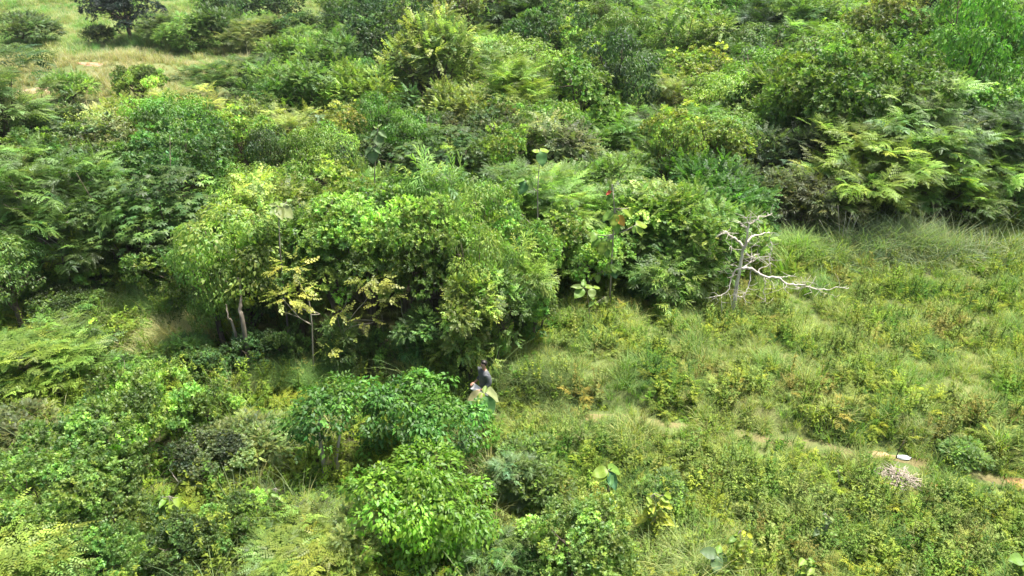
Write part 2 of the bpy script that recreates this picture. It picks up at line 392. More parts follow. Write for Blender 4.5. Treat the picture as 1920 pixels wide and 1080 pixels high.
def limb_mesh(lobes, h, r, rad=0.09, mat=None, lean=0.15, name="trunk"):
    b = MB(); z1 = h * .45; top = np.array([r.uniform(-1, 1) * lean, r.uniform(-1, 1) * lean, z1])
    t = np.linspace(0, 1, 6)[:, None]; P = t * top + np.sin(t * 3) * r.uniform(-.06, .06, 3) * [1, 1, 0]; P[0, 2] = -.15
    b.tube(P, [rad * 1.25, rad, rad * .75], 7)
    for l in lobes[: 9]:
        e = l[:3] + np.array([0, 0, l[5] * .5]); t0 = r.uniform(.55, 1.0); s0 = P[int(t0 * 5)]
        t = np.linspace(0, 1, 6)[:, None]; Q = s0 + (e - s0) * t + np.array([0, 0, -.12 * h]) * (t * (1 - t)) + r.normal(0, .05, (6, 3)) * (t * (1 - t) * 4)
        b.tube(Q, [rad * .6, rad * .35, rad * .12], 5)
        for _ in range(2):
            s1 = Q[r.randint(2, 5)]; e1 = l[:3] + r.normal(0, .6, 3) * l[3:]
            b.tube(np.linspace(s1, e1, 4) + r.normal(0, .03, (4, 3)), [rad * .22, rad * .06], 4)
    return b.mesh(name, mat or M_BARK, True)

# prototypes: (crown mesh, trunk mesh, radius, height)
PROTO = {}
SPEC = {  # species: cluster, radius, height, crown floor, lobes, clusters, clumps, clump radius, flatness, skirt, variants, size
    'feather': ('feather', 2.6, 4.8, 0.7, 14, 980, 150, .36, .4, 0, 3, .8),
    'fern':    ('fern', 1.4, 2.0, 0.15, 11, 560, 110, .2, .3, 0, 2, .95),
    'broad':   ('broad', 2.2, 4.2, 0.6, 13, 2900, 130, .38, .7, 0, 3, 1.0),
    'high':    ('broad', 2.2, 4.6, 1.4, 12, 2500, 110, .38, .6, 0, 2, 1.0),
    'oval':    ('oval', 1.5, 2.6, 0.2, 12, 2000, 110, .25, .7, 0, 3, 1.0),
    'dark':    ('dark', 3.2, 6.0, 0.25, 14, 3200, 180, .46, .65, 0, 3, 1.15),
    'tiny':    ('tiny', 1.6, 2.8, 0.3, 12, 1900, 110, .28, .65, 0, 3, 1.0),
    'narrow':  ('narrow', 1.2, 2.0, 0.2, 9, 1300, 60, .25, .6, 0, 2, 1.0),
    'palmate': ('palmate', 1.7, 3.8, 0.6, 11, 2000, 110, .32, .5, 0, 2, 1.0),
    'vine':    ('vine', 2.0, 3.8, 1.2, 9, 14500, 140, .32, .75, .3, 3, 1.0),
    'creeper': ('creeper', 1.9, 3.6, 0.6, 11, 2200, 115, .32, .65, .25, 2, 1.0),
}
for si, (sp, (cl, R_, h_, z0, nl, nc, nk, rc, flat, skirt, nv, size)) in enumerate(SPEC.items()):
    PROTO[sp] = []
    for v in range(nv):
        r = np.random.RandomState(100 + si * 10 + v)
        kr, kh = ((1, 1), (.68, 1.15), (1.15, .85))[v % 3]; nc_, nk_ = int(nc * kr * (kr + kh) / 2), int(nk * kr * (kr + kh) / 2); R1, h1 = R_ * kr, h_ * kh
        lobes = rand_lobes(r, R1, h1, z0, nl, 0.8 if cl == 'feather' else 1.0)
        P, Nn, C = clumped(lobes, nc_, nk_, r, rc, flat, .14, skirt); b = MB()
        fill_crown(b, cl, P, Nn, r, size, C)
        PROTO[sp].append((b.mesh(sp + "_crown", M_LEAF), limb_mesh(lobes, h1, r, .035 * h_ ** .8 + .01), R1, h1))

COLR = {
    'yg': (.208, .302, .058), 'lg': (.158, .265, .052), 'mg': (.1, .175, .04), 'dg': (.06, .11, .03), 'bg': (.085, .165, .045), 'ol': (.225, .275, .075),
    'bk': (.014, .032, .022), 'yl': (.37, .38, .07), 'pl': (.235, .31, .105), 'vg': (.1, .215, .03), 'gr': (.135, .205, .075), 'br': (.17, .15, .07), 'do': (.115, .15, .055),
}
RG = random.Random(7)
PLANTS = []      # (x, y, radius) of everything placed, for the filler and the undergrowth
def jit(c, s=.12): k = math.exp(RG.gauss(0, s)); t = RG.gauss(0, s * .4); return (c[0] * k * (1 + t), c[1] * k, c[2] * k * (1 - t), 1)
def stand(sp, px, py, wpx, h, colr, name, label, cat, group=None, part='crown', rz=None, zc=None, variant=None):
    """a tree or shrub whose crown is seen at (px,py), wpx wide, h metres tall"""
    zc = (.58 if SPEC[sp][3] > .3 else .5) if zc is None else zc
    g = 0.0
    for _ in range(5):
        p = hit_z(px, py, g + zc * h); g = float(gz(p[0], p[1]))
    R = .5 * wpx * depth_of(p) / FPX
    return stand_at(sp, p[0], p[1], R, h, colr, name, label, cat, group, part, rz, variant)
def stand_at(sp, x, y, R, h, colr, name, label, cat, group=None, part='crown', rz=None, variant=None):
    vs = PROTO[sp]; cm, tm, R0, h0 = min(vs, key=lambda q: abs(math.log(h / R * q[2] / q[3])) + RG.uniform(0, .3)) if variant is None else vs[variant]
    h = max(h, .68 * h0 * R / R0)
    o = empty(name, (x, y, float(gz(x, y)) - .03), RG.uniform(0, 2 * PI) if rz is None else rz, (R / R0, R / R0 * RG.uniform(.92, 1.08), h / h0))
    tag(o, label, cat, group)
    c = link(part, cm, o); c.color = jit(COLR[colr] if isinstance(colr, str) else colr)
    link('trunk', tm, o)
    PLANTS.append((x, y, R)); return o
# ------------------------------------------------------------------ trees and shrubs
NOUN = {'feather': ('feathery_tree', 'feathery tree', 'tree'), 'fern': ('ferny_shrub', 'ferny shrub', 'shrub'), 'broad': ('broadleaf_tree', 'broadleaf tree', 'tree'),
        'oval': ('round_leaved_shrub', 'round-leaved shrub', 'shrub'), 'dark': ('dense_tree', 'dense tree', 'tree'), 'tiny': ('fine_leaved_bush', 'fine-leaved bush', 'bush'),
        'narrow': ('narrow_leaved_shrub', 'narrow-leaved shrub', 'shrub'), 'palmate': ('fan_leaved_tree', 'fan-leaved tree', 'tree'), 'vine': ('vine_covered_tree', 'vine-smothered tree', 'tree'),
        'high': ('canopy_tree', 'bare-stemmed leafy tree', 'tree'),
        'creeper': ('creeper_hung_tree', 'creeper-hung tree', 'tree')}
ADJ = {'yg': 'yellow-green', 'lg': 'light green', 'mg': 'mid-green', 'dg': 'deep green', 'bg': 'blue-green', 'ol': 'golden-olive', 'bk': 'blackish green', 'yl': 'yellow', 'pl': 'pale',
       'vg': 'vivid green', 'gr': 'grey-green', 'br': 'brownish', 'do': 'dull olive'}
ROWS = {'field': 'in the far grassland', 'line': 'in the far tree line', 'canopy': 'in the distant canopy', 'west': 'in the thicket bordering the grassland', 'mid': 'in the middle of the thicket',
        'grove': 'in the tall grove behind the dead tree', 'front': 'at the thicket front behind the person', 'hollow': 'around the dark hollow by the reeds', 'scrub': 'in the scrub this side of the path', 'slope': 'on the weedy slope below the path'}
AUTO = []        # (object, adjective, noun, row, px) labelled once all stand
def project(x, y, z):
    d = y * CP + (CAM_H - z) * SP; return 960 + FPX * x / d, 540 - FPX * (y * SP - (CAM_H - z) * CP) / d
def put(row, sp, px, py, wpx, h, colr, label=None, **kw):
    name, noun, cat = NOUN[sp]
    o = stand(sp, px, py, wpx, h, colr, name, label, cat, None, **kw)
    o["group"] = "trees and shrubs " + ROWS[row]
    if label is None: AUTO.append((o, ADJ[colr], noun, row, px))
    return o
LIST = """
field dark 235 22 140 6.5 bk|dense blackish tree standing alone in the pale far grassland
field tiny 45 58 105 3.2 gr|grey-green bush beside the far pale field
field tiny 182 66 58 1.8 dg
field feather 302 50 84 3.4 mg
field feather 352 60 100 3.6 lg
field feather 415 56 110 4 mg
field feather 483 62 118 4 ol
field feather 552 50 120 4.4 mg
field feather 592 80 110 4 lg
field tiny 395 10 60 3.5 lg
field broad 432 15 105 4.5 dg
field broad 522 10 95 4.5 dg
field feather 430 143 135 3.2 mg|rounded feathery tree with dark foot on the grassland edge
field feather 492 138 92 3 dg
field feather 560 118 135 3.8 lg
field feather 620 126 100 3.6 dg
field tiny 537 180 122 2.4 bg|blue-green fine-leaved bush where the grassland meets the thicket
field oval 262 160 104 2.8 yg|yellow-green bush with upright tips on the tan grass
field tiny 130 168 96 2.2 lg|light green low bush beside the bare pink soil
field tiny 22 100 60 1.5 gr
line feather 660 34 115 4.8 mg
line broad 690 48 80 4 dg
line dark 783 33 66 5 dg
line feather 742 62 100 4.5 yg
line broad 847 45 135 6 do
line dark 875 72 80 5 dg
line broad 957 26 115 6 dg
line feather 980 62 130 6 dg|layered deep green tree beside the small pale glade
line dark 1087 40 88 6 bk|round blackish tree above the small pale glade
line dark 1033 72 70 4 bk
line feather 1207 18 120 5 lg
line feather 1242 66 140 5 lg
line vine 1302 34 90 5 mg
line vine 1380 44 140 5.5 dg
line feather 1465 18 125 5 mg
line dark 1508 18 95 6 dg
line feather 1563 22 95 5 pl
line dark 1598 48 80 4.5 dg
line narrow 1648 50 60 3.5 lg
line dark 1732 30 170 9 bk|big blackish broad tree on the far skyline side of the grove
line feather 1800 62 115 5 yg
line dark 1848 14 80 6 dg
line feather 1900 66 115 5 gr
canopy feather 706 100 115 4.6 dg
canopy feather 690 125 115 4.4 dg
canopy feather 752 128 105 4.6 dg
canopy broad 815 85 100 5 dg
canopy feather 808 143 155 5 ol
canopy feather 902 106 95 4.6 yg
canopy feather 925 130 115 4.6 lg
canopy broad 1086 112 100 5 yg|yellow-green leafy tree on the edge of the pale glade
canopy vine 1153 92 110 6.5 lg
canopy vine 1160 150 135 6 dg
canopy broad 1098 186 145 5 lg
canopy feather 1314 95 125 5 ol
canopy broad 1308 158 135 5 yg
canopy feather 1423 106 125 5 mg
canopy feather 1540 92 200 6 lg
canopy feather 1697 86 200 5.5 ol
canopy vine 1815 122 150 6 vg
canopy feather 1868 102 110 5 yg
west feather -5 250 190 7.5 gr|tall grey-green feathery tree cut by the picture's edge above the hollow
west broad 143 228 125 4 do
west feather 207 230 115 4 ol
west feather 244 212 90 3.6 yg
west broad 284 214 105 3.8 do
west feather 367 206 155 4.2 ol
west broad 467 222 150 4.2 ol
west vine 333 262 175 5 vg|vivid green vine dome on the grassland side of the thicket
west broad 318 318 225 5 mg
west broad 395 288 95 4.6 lg
west broad 167 310 160 5 do
west feather 98 290 125 5 dg
west broad 467 272 95 4.4 yg
west vine 502 302 80 4.5 dg
west feather 552 268 125 4 ol
west feather 600 320 150 4.4 lg
mid vine 660 172 110 5 mg
mid broad 708 177 95 4.6 lg
mid feather 800 187 120 4.6 do
mid feather 880 212 140 4.4 yg
mid feather 960 186 120 4.6 yg
mid feather 1010 214 110 4.2 lg
mid vine 712 236 95 5 vg|vivid green vine-topped tree beside the grey big-leaved sapling
mid vine 775 268 110 4.8 vg
mid feather 853 244 130 4.2 ol
mid broad 930 262 105 3.8 do
mid vine 1040 266 140 4.2 yg
mid creeper 1056 302 145 4 do
mid palmate 827 318 190 4.6 bg
mid broad 940 312 110 4 lg
mid narrow 1190 258 135 4 do
mid feather 1258 200 110 4.6 ol
mid broad 1257 300 105 5 yg
mid tiny 1206 322 115 3.2 gr|greyish dry bush behind the tall sapling with the red leaf
mid broad 1312 285 140 5 yg|bright yellow-green leafy tree behind the dead tree's tip
mid feather 640 255 100 4.2 ol
grove tiny 1447 218 150 5.5 lg
grove vine 1423 158 145 6.2 vg
grove vine 1573 150 200 7.5 lg
grove broad 1513 215 200 6.4 lg
grove vine 1757 160 170 6.5 vg
grove broad 1590 195 290 7.6 lg
grove vine 1700 225 210 6.8 vg
grove vine 1580 222 210 6.2 vg|vine-draped centre tree of the tall grove
grove feather 1713 255 230 6.2 pl|wide pale feathery tree at the front of the grove
grove feather 1613 320 220 4.6 yg|low yellow-green fan of feathery branches over the grove's dark foot
grove feather 1772 318 200 4.6 yg
grove broad 1690 190 170 6.5 lg
grove vine 1897 200 140 6.5 vg
grove feather 1885 285 150 5 dg
grove tiny 1463 325 165 3.6 do
grove tiny 1415 385 120 2.6 do
grove broad 1830 235 160 6 lg
grove narrow 1520 385 150 2.6 do
grove tiny 1905 372 90 1.8 lg|light green bush at the end of the leaning reeds
hollow vine 8 515 130 3.6 lg|light green vine-covered bush at the picture's edge above the ferny yellow shrub
hollow feather 95 400 220 5.2 mg
hollow palmate 300 405 170 5 mg
hollow palmate 228 425 140 4.2 mg
hollow broad 150 350 160 5.2 mg
hollow broad 40 350 150 5.6 mg
hollow fern 75 680 170 1.6 lg|ferny light green shrub with arching tips beside the straw-coloured reeds
hollow oval 190 520 130 1.5 lg
hollow oval 120 570 130 1.2 mg
hollow oval 235 505 80 1.4 lg
hollow oval 150 575 110 1.1 lg
hollow oval 225 620 100 1.0 yg
hollow oval 265 700 110 1.0 lg
hollow tiny 350 660 90 .9 lg
front vine 450 485 200 5 yg|big vine-hung tree above the pale leaning trunk
front vine 395 520 120 4.4 lg
front creeper 530 430 150 4.8 yg
front creeper 545 490 130 4.8 lg
front broad 600 400 150 5 yg
front broad 690 430 175 5 lg
front high 620 490 170 4.9 yg
front high 690 495 150 4.9 lg
front high 755 490 150 5 yg
front vine 772 425 95 4.9 vg
front narrow 838 440 125 4.8 lg
front high 815 500 140 4.9 yg
front vine 908 430 130 4.9 lg
front narrow 850 520 90 4.6 lg
front vine 900 530 120 4.6 yg
front creeper 880 600 105 3.4 yg
front creeper 930 575 100 3.4 lg
front narrow 965 560 95 3.2 yg
front oval 1000 590 90 2.0 lg
front oval 905 655 80 1.3 lg
front feather 975 405 125 4.6 lg
front feather 1040 405 155 4.4 yg
front broad 1035 460 130 3.6 lg
front broad 975 480 110 4.0 lg
front tiny 1115 425 120 3.6 lg
front tiny 1225 425 165 3.8 yg
front tiny 1195 440 120 3.4 lg
front tiny 1292 468 185 3.3 lg|rounded light green bush touching the dead tree
front narrow 1255 522 140 1.9 yg|narrow-leaved shrub under the rounded light green bush
front palmate 1213 547 62 0.8 bg
front oval 345 505 90 1.8 yg
front palmate 472 560 100 2.6 bg
front oval 468 665 115 1.3 mg
front oval 400 690 90 1.1 mg
front oval 540 655 80 1.4 mg
front creeper 640 640 90 1.8 mg
front oval 715 655 80 1.3 lg
front creeper 790 625 90 2.2 mg
front oval 830 665 60 1.0 lg
scrub oval 262 778 235 2.2 lg|light green leafy shrub between the ferny shrub and the twin vine mounds
scrub oval 390 765 110 1.4 lg
scrub oval 150 872 235 2.4 lg|large light green shrub spreading over the near corner scrub
scrub broad 75 945 230 2.6 lg
scrub oval 225 945 130 1.8 mg
scrub tiny 30 800 130 .8 do
scrub fern 40 1045 190 2.0 yg|yellow ferny shrub cut by the bottom corner
scrub oval 180 1055 150 1.5 lg
scrub fern 585 1050 190 1.2 yg|pale yellow-green feathery shrub beside the near vine mound
scrub tiny 670 1020 110 1.3 ol
scrub oval 395 850 150 1.0 do
scrub tiny 470 830 130 1.0 ol
scrub oval 330 1030 140 1.2 mg
scrub oval 440 985 130 1.0 lg
scrub fern 920 1050 90 1.1 mg
slope tiny 1013 918 100 1.2 lg
slope fern 958 900 70 1.4 gr|grey-green ferny plant between the near vine mound and a light bush
slope oval 1085 1030 215 1.9 yg|yellow-green leafy shrub at the bottom edge beside the near vine mound
slope oval 1120 958 70 1.2 yl
slope oval 980 1062 90 1.0 lg
slope tiny 990 850 90 .8 lg
slope tiny 1240 920 80 .7 lg
slope tiny 1810 850 80 .6 lg|light green bush beside the path's far end
"""
import itertools
SWAP = itertools.cycle(['feather', 'creeper', 'tiny', 'feather', 'broad', 'feather', 'vine', 'tiny', 'broad'])
for ln in LIST.strip().splitlines():
    d, _, lab = ln.partition('|'); row, sp, a, b_, c_, h_, colr = d.split()
    if sp == 'feather' and not lab and row in ('line', 'canopy', 'west', 'mid', 'field'): sp = next(SWAP)
    h_ = float(h_) * (1.25 if row in ('line', 'canopy') else 1.0) * (1 if lab or row not in ('line', 'canopy', 'mid') else RG.uniform(.8, 1.35))
    if row == 'west' and not lab and float(b_) < 240: b_ = float(b_) + 24
    put(row, sp, float(a), float(b_), float(c_), h_, colr, lab or None)

# fill the thicket where no named tree stands
def in_poly(x, y, poly):
    x = np.asarray(x, float); y = np.asarray(y, float); ins = np.zeros(x.shape, bool); n = len(poly)
    for i in range(n):
        x0, y0 = poly[i]; x1, y1 = poly[(i + 1) % n]
        c = ((y0 > y) != (y1 > y)) & (x < (x1 - x0) * (y - y0) / (y1 - y0 + 1e-12) + x0); ins ^= c
    return ins
def gpoly(px): return [tuple(hit_z(a, b, 0)[:2]) for a, b in px]
THICKET = gpoly([(-250, 490), (330, 500), (400, 690), (950, 690), (1060, 590), (1360, 570), (1375, 440), (2150, 420), (2150, 8), (640, 8), (680, 140), (620, 220), (470, 305), (-250, 365)])
RECESS = gpoly([(470, 720), (470, 545), (870, 545), (870, 720)])
GLADES = [gpoly([(930, 150), (960, 95), (1090, 95), (1060, 170)]), gpoly([(1210, 200), (1210, 120), (1270, 120), (1270, 200)])]
rf = np.random.RandomState(3); made = 0
for _ in range(9000):
    y = 18 + (125 - 18) * rf.rand() ** 1.5; half = .78 * y * 1.05 + 3; x = rf.uniform(-half, half)
    if not in_poly(x, y, THICKET) or any(in_poly(x, y, g) for g in GLADES + [RECESS]): continue
    R = rf.uniform(1.1, 1.9) + .018 * y if y < 44 else rf.uniform(1.8, 3.2) + .012 * y
    if any((x - a) ** 2 + (y - b) ** 2 < ((.6 if y > 24 else .5) * (R + q)) ** 2 for a, b, q in PLANTS): continue
    h = min(rf.uniform(1.4, 2.0) * R, 4.2 + .012 * y)
    if y < 34: h = min(h, 3.4)
    elif y > 44: h = min(8.5, R * rf.uniform(1.5, 2.3))
    sp = rf.choice(['feather', 'broad', 'vine', 'creeper', 'tiny', 'palmate'], p=[.24, .26, .2, .12, .14, .04]) if y < 60 else rf.choice(['feather', 'broad', 'vine', 'dark', 'tiny', 'creeper'], p=[.16, .3, .22, .08, .12, .12])
    colr = rf.choice(['yg', 'lg', 'mg', 'dg', 'ol', 'do', 'vg'], p=[.17, .27, .2, .14, .09, .06, .07])
    if y < 30 and colr in ('ol', 'do', 'dg'): colr = 'lg'
    px, py = project(x, y, h * .6)
    if py < -30 or px < -60 or px > 1980: continue
    row = 'line' if py < 85 else 'canopy' if py < 185 else 'grove' if px > 1360 else 'west' if (px < 600 and py < 350) else 'hollow' if px < 340 else 'mid' if py < 370 else 'front'
    name, noun, cat = NOUN[sp]
    o = stand_at(sp, x, y, R, h, str(colr), name, None, cat, "trees and shrubs " + ROWS[row]); AUTO.append((o, ADJ[str(colr)], noun, row, px)); made += 1
    if made >= 280: break

ORD = ['', 'second ', 'third ', 'fourth ', 'fifth ', 'sixth ', 'seventh ', 'eighth ', 'ninth ', 'tenth ', 'eleventh ', 'twelfth ']
byk = {}
for t in AUTO: byk.setdefault(t[1:4], []).append(t)
for (adj, noun, row), ts in byk.items():
    ts.sort(key=lambda t: t[4])
    for i, t in enumerate(ts):
        if len(ts) == 1: t[0]["label"] = f"{adj} {noun} {ROWS[row]}"
        elif i == 0: t[0]["label"] = f"leftmost {adj} {noun} {ROWS[row]}"
        elif i == len(ts) - 1: t[0]["label"] = f"rightmost {adj} {noun} {ROWS[row]}"
        else: t[0]["label"] = f"{ORD[i] if i < 12 else str(i + 1) + 'th '}{adj} {noun} from the left {ROWS[row]}"

# ------------------------------------------------------------------ the two near vine mounds, with their largest leaves as parts
LEAF_ME = []
for i, t in enumerate(CL['vine']):
    b = MB(); b.stamp(t, np.eye(3)[None], np.zeros((1, 3)), np.ones((1, 3))); LEAF_ME.append(b.mesh("vine_leaf", M_LEAF))
def vine_mound(label, name, lobes_px, n, base, colr, seed, skirt, trunks, top_leaves=300):
    r = np.random.RandomState(seed); bx, by = base[:2]; bz = float(gz(bx, by))
    lobes = []
    for px, py, Y, wpx, rz in lobes_px:
        p = hit_y(px, py, Y); R = .5 * wpx * depth_of(p) / FPX - .16; lobes.append((p[0] - bx, p[1] - by, p[2] - bz, R, R * .95, rz - .2))
    lobes = np.array(lobes)
    o = empty(name, (bx, by, bz)); tag(o, label, 'vine', 'vine mounds this side of the path')
    P, Nn, C = clumped(lobes, n, 170, r, .22, .8, .08, skirt, .08)
    toc = np.array([0, 0, CAM_H]) - (P + [bx, by, bz]); toc /= np.linalg.norm(toc, axis=1)[:, None]
    near = (Nn * toc).sum(1) + .35 * r.rand(n)
    big = np.argsort(-near)[: top_leaves * 4]; big = r.choice(big, top_leaves, replace=False); rest = np.ones(n, bool); rest[big] = False
    b = MB(); fill_crown(b, 'vine', P[rest], Nn[rest], r, 1.0, C[rest])
    # creeper foliage of a darker tone inside and trailing shoots above
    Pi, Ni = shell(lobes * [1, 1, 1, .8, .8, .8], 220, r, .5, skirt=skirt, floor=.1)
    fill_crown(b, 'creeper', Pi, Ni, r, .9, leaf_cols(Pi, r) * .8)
    f = link('foliage', b.mesh(name + "_foliage", M_LEAF), o); f["kind"] = "stuff"; f.color = (*colr, 1)
    up = np.array([0, 0, 1.0])
    for i in big:
        tang = -up + Nn[i] * Nn[i][2]; Y = tang / (np.linalg.norm(tang) + .15) + Nn[i] * .3 + r.normal(0, .35, 3); Z = Nn[i] + r.normal(0, .25, 3)
        R = frames(Y[None], Z[None])[0] * r.uniform(.85, 1.2)
        l = link('leaf', LEAF_ME[r.randint(3)], o); l.matrix_basis = Matrix.Translation(Vector(P[i] + Nn[i] * .02)) @ Matrix(R.tolist()).to_4x4()
        l.color = (*[min(1, a * c) for a, c in zip(colr, C[i] * 1.1)], 1)
    for pts in trunks:
        tb = MB(); q = np.array([(hit_y(a, b_, Y) - [bx, by, bz]) for a, b_, Y in pts]); q[0, 2] = -.1; 
        tb.tube(q, [.07, .045, .02], 7); link('trunk', tb.mesh("mound_trunk", M_PALE, True), o)
    PLANTS.append((bx, by, 1.6)); return o
g1 = ground(612, 908)
vine_mound("vivid green vine mound with a hollow showing a pale trunk, behind the nearer mound", "vine_mound",
           [(600, 775, 13.7, 130, .5), (560, 800, 13.8, 90, .55), (680, 765, 14.0, 140, .5), (780, 752, 14.4, 170, .55), (850, 800, 13.9, 150, .6), (745, 780, 14.2, 160, .55)],
           9500, (g1[0], g1[1]), (.085, .205, .028), 11, .14,
           [[(612, 908, 13.5), (606, 860, 13.55), (598, 815, 13.6), (600, 770, 13.7)], [(640, 905, 13.6), (630, 860, 13.65), (640, 800, 13.8)], [(800, 925, 13.7), (795, 860, 13.7), (790, 780, 13.9)]])
g2 = ground(780, 1085)
vine_mound("nearest vine mound, a glossy green dome of hanging leaves at the bottom edge", "vine_mound",
           [(740, 938, 11.4, 190, .6), (690, 930, 11.5, 120, .5), (800, 930, 11.5, 150, .55), (865, 965, 11.8, 150, .6), (760, 985, 11.6, 170, .7), (890, 1020, 11.5, 120, .6), (820, 1040, 11.3, 170, .6)],
           12000, (g2[0], g2[1] + .8), (.17, .33, .03), 12, .34,
           [[(700, 1090, 12.0), (705, 1010, 12.0), (715, 930, 12.0)], [(840, 1120, 11.8), (835, 1040, 11.8), (845, 980, 11.8)]])

# ------------------------------------------------------------------ saplings with big single leaves
def big_leaf(L=1.0, W=.62, cup=.1, arch=.25, nseg=8):
    V, faces, sh = [], [], []
    for i in range(nseg + 1):
        t = i / nseg; w_ = W / 2 * math.sin(PI * min(1, t ** .8)) ** .75 * (1 - .12 * t) if 0 < t < 1 else 0.012
        z = -arch * t * t + .04 * math.sin(9 * t)
        for s, zz in ((-1, cup * w_ / W * 2), (-.5, cup * .35 * w_ / W * 2 + .012 * math.sin(i * 2.4)), (0, 0), (.5, cup * .35 * w_ / W * 2 - .012 * math.sin(i * 2.9)), (1, cup * w_ / W * 2)):
            V.append((s * w_, t, z + zz)); sh.append(1.22 if s == 0 else 1 - .1 * (i % 2))
    for i in range(nseg):
        for k in range(4): q = i * 5 + k; faces.append((q, q + 1, q + 6, q + 5))
    b = MB(); t = tpl(V, faces, sh); b.stamp(t, np.eye(3)[None] * L, np.zeros((1, 3)), np.ones((1, 3))); return b.mesh("big_leaf", M_BIG, True)
M_BIG = leaf_material("big_leaf", 'OBJECT', trans=.25, gloss=.025, rough=.5)
BIG = [big_leaf(), big_leaf(W=.7, arch=.45), big_leaf(W=.55, arch=.1, cup=.16), big_leaf(W=.8, arch=.3, cup=.05)]
LC = {'g': (.10, .23, .07), 'p': (.21, .25, .085), 'k': (.31, .3, .16), 'y': (.2, .3, .035), 'l': (.15, .27, .045), 'o': (.55, .3, .04), 'r': (.4, .08, .04), 'w': (.18, .26, .07), 'd': (.06, .15, .06), 's': (.1, .17, .06), 'P': (.3, .34, .15), 'Y': (.34, .38, .04)}
def sapling(label, stem_px, Y, leaves, name='big_leaved_sapling', rad=.022, mat=None, group='saplings with big leaves', cat='sapling'):
    """stem_px: image points of the stem, foot first, at distance Y; leaves: (attach, tip, depth of the tip, template, colour, face up 0..1)"""
    q = np.array([hit_y(a, b, Y) for a, b in stem_px]); base = q[0].copy(); base[2] = float(gz(base[0], base[1]))
    o = empty(name, base); tag(o, label, cat, group)
    q[0, 2] = base[2] - .05; b = MB(); b.tube(q - base, [rad, rad * .7, rad * .4], 6); link('stem', b.mesh("sapling_stem", mat or M_PALE, True), o)
    for (a, t, dy, k, c, fu) in leaves:
        A = hit_y(*a, Y) - base; T = hit_y(*t, Y + dy) - base; Yv = T - A; L = np.linalg.norm(Yv)
        Z = np.array([0, -1.0, .9]) * (1 - fu) + np.array([0, 0, 1.0]) * fu + np.array([-(a[0] - t[0]) * .004, 0, 0])
        R = frames(Yv[None], Z[None])[0] * L
        l = link('leaf', BIG[k], o); l.matrix_basis = Matrix.Translation(Vector(A)) @ Matrix(R.tolist()).to_4x4(); cc = LC[c]; l.color = jit(cc, .06)
        # leaf stalk from the stem
        i = np.argmin(np.linalg.norm(q - base - A, axis=1)); s0 = q[i] - base
        if np.linalg.norm(s0 - A) > .06:
            b = MB(); m_ = (s0 + A) / 2 + [0, 0, -.03]; b.tube([s0, m_, A], [rad * .5, rad * .3], 5); st = link('leaf_stalk', b.mesh("leaf_stalk", M_PALE, True), l); st.matrix_parent_inverse = l.matrix_basis.inverted()
    PLANTS.append((base[0], base[1], .3)); return o
sapling("sapling with three huge leaves, two pale and one green, in front of the person", [(905, 812), (907, 775), (907, 737)], 15.1,
        [((904, 736), (874, 757), -.25, 1, 'k', .35), ((911, 736), (946, 743), .25, 1, 'P', .6), ((909, 741), (915, 787), -.45, 3, 'g', .1), ((906, 737), (897, 757), -.3, 2, 'y', .5), ((908, 738), (911, 722), .25, 2, 'w', .2)], rad=.03)
sapling("low sapling with a yellow-green and a blue-green big leaf on the weedy slope", [(1141, 935), (1141, 905), (1141, 880)], 12.9,
        [((1140, 882), (1110, 888), -.1, 3, 'y', .5), ((1142, 884), (1155, 920), -.3, 2, 'd', .2), ((1142, 881), (1170, 878), .2, 1, 'l', .6), ((1140, 884), (1126, 903), -.2, 2, 'y', .4), ((1141, 886), (1146, 912), -.3, 0, 'g', .2), ((1141, 880), (1148, 868), .2, 2, 'l', .5)], rad=.025)
sapling("tall thin sapling carrying a red top leaf and an orange leaf", [(1144, 560), (1146, 500), (1150, 440), (1152, 390), (1148, 345)], 21.9,
        [((1146, 358), (1136, 366), -.1, 2, 'r', .3), ((1148, 345), (1156, 335), .1, 2, 'y', .4), ((1150, 372), (1136, 385), -.1, 0, 'l', .5), ((1151, 372), (1165, 380), .1, 0, 'l', .6),
         ((1151, 398), (1128, 410), -.1, 3, 'l', .6), ((1152, 400), (1150, 425), -.3, 3, 'y', .3), ((1158, 404), (1172, 422), -.2, 3, 'o', .2), ((1165, 395), (1190, 402), .1, 3, 'y', .6), ((1180, 390), (1188, 405), -.1, 1, 'y', .4),
         ((1152, 412), (1160, 440), -.2, 0, 'l', .2), ((1192, 422), (1216, 418), .2, 3, 'y', .6), ((1194, 423), (1206, 442), -.2, 0, 'y', .3), ((1192, 423), (1188, 436), -.2, 1, 'l', .3),
         ((1120, 440), (1096, 448), -.2, 3, 'l', .4), ((1122, 441), (1104, 434), .1, 1, 'y', .6), ((1126, 448), (1108, 462), -.2, 0, 'l', .3),
         ((1132, 452), (1128, 476), -.3, 3, 'y', .2), ((1138, 452), (1148, 470), -.2, 0, 'y', .3), ((1136, 462), (1140, 482), -.3, 1, 'l', .2), ((1133, 452), (1118, 456), .1, 2, 'l', .6),
         ((1148, 488), (1162, 482), .1, 2, 'w', .7), ((1148, 491), (1166, 487), .2, 2, 'w', .6), ((1147, 495), (1134, 486), .1, 2, 'w', .7), ((1148, 494), (1138, 512), -.3, 3, 'y', .2), ((1150, 493), (1154, 510), -.3, 3, 'l', .2),
         ((1152, 493), (1168, 508), -.2, 0, 'l', .3), ((1147, 503), (1156, 520), -.3, 3, 'g', .2), ((1146, 503), (1134, 514), -.3, 0, 'g', .2), ((1120, 515), (1121, 530), -.2, 3, 'y', .2), ((1119, 513), (1108, 518), 0, 0, 'y', .4), ((1121, 510), (1124, 497), .2, 2, 'l', .5)], rad=.035)
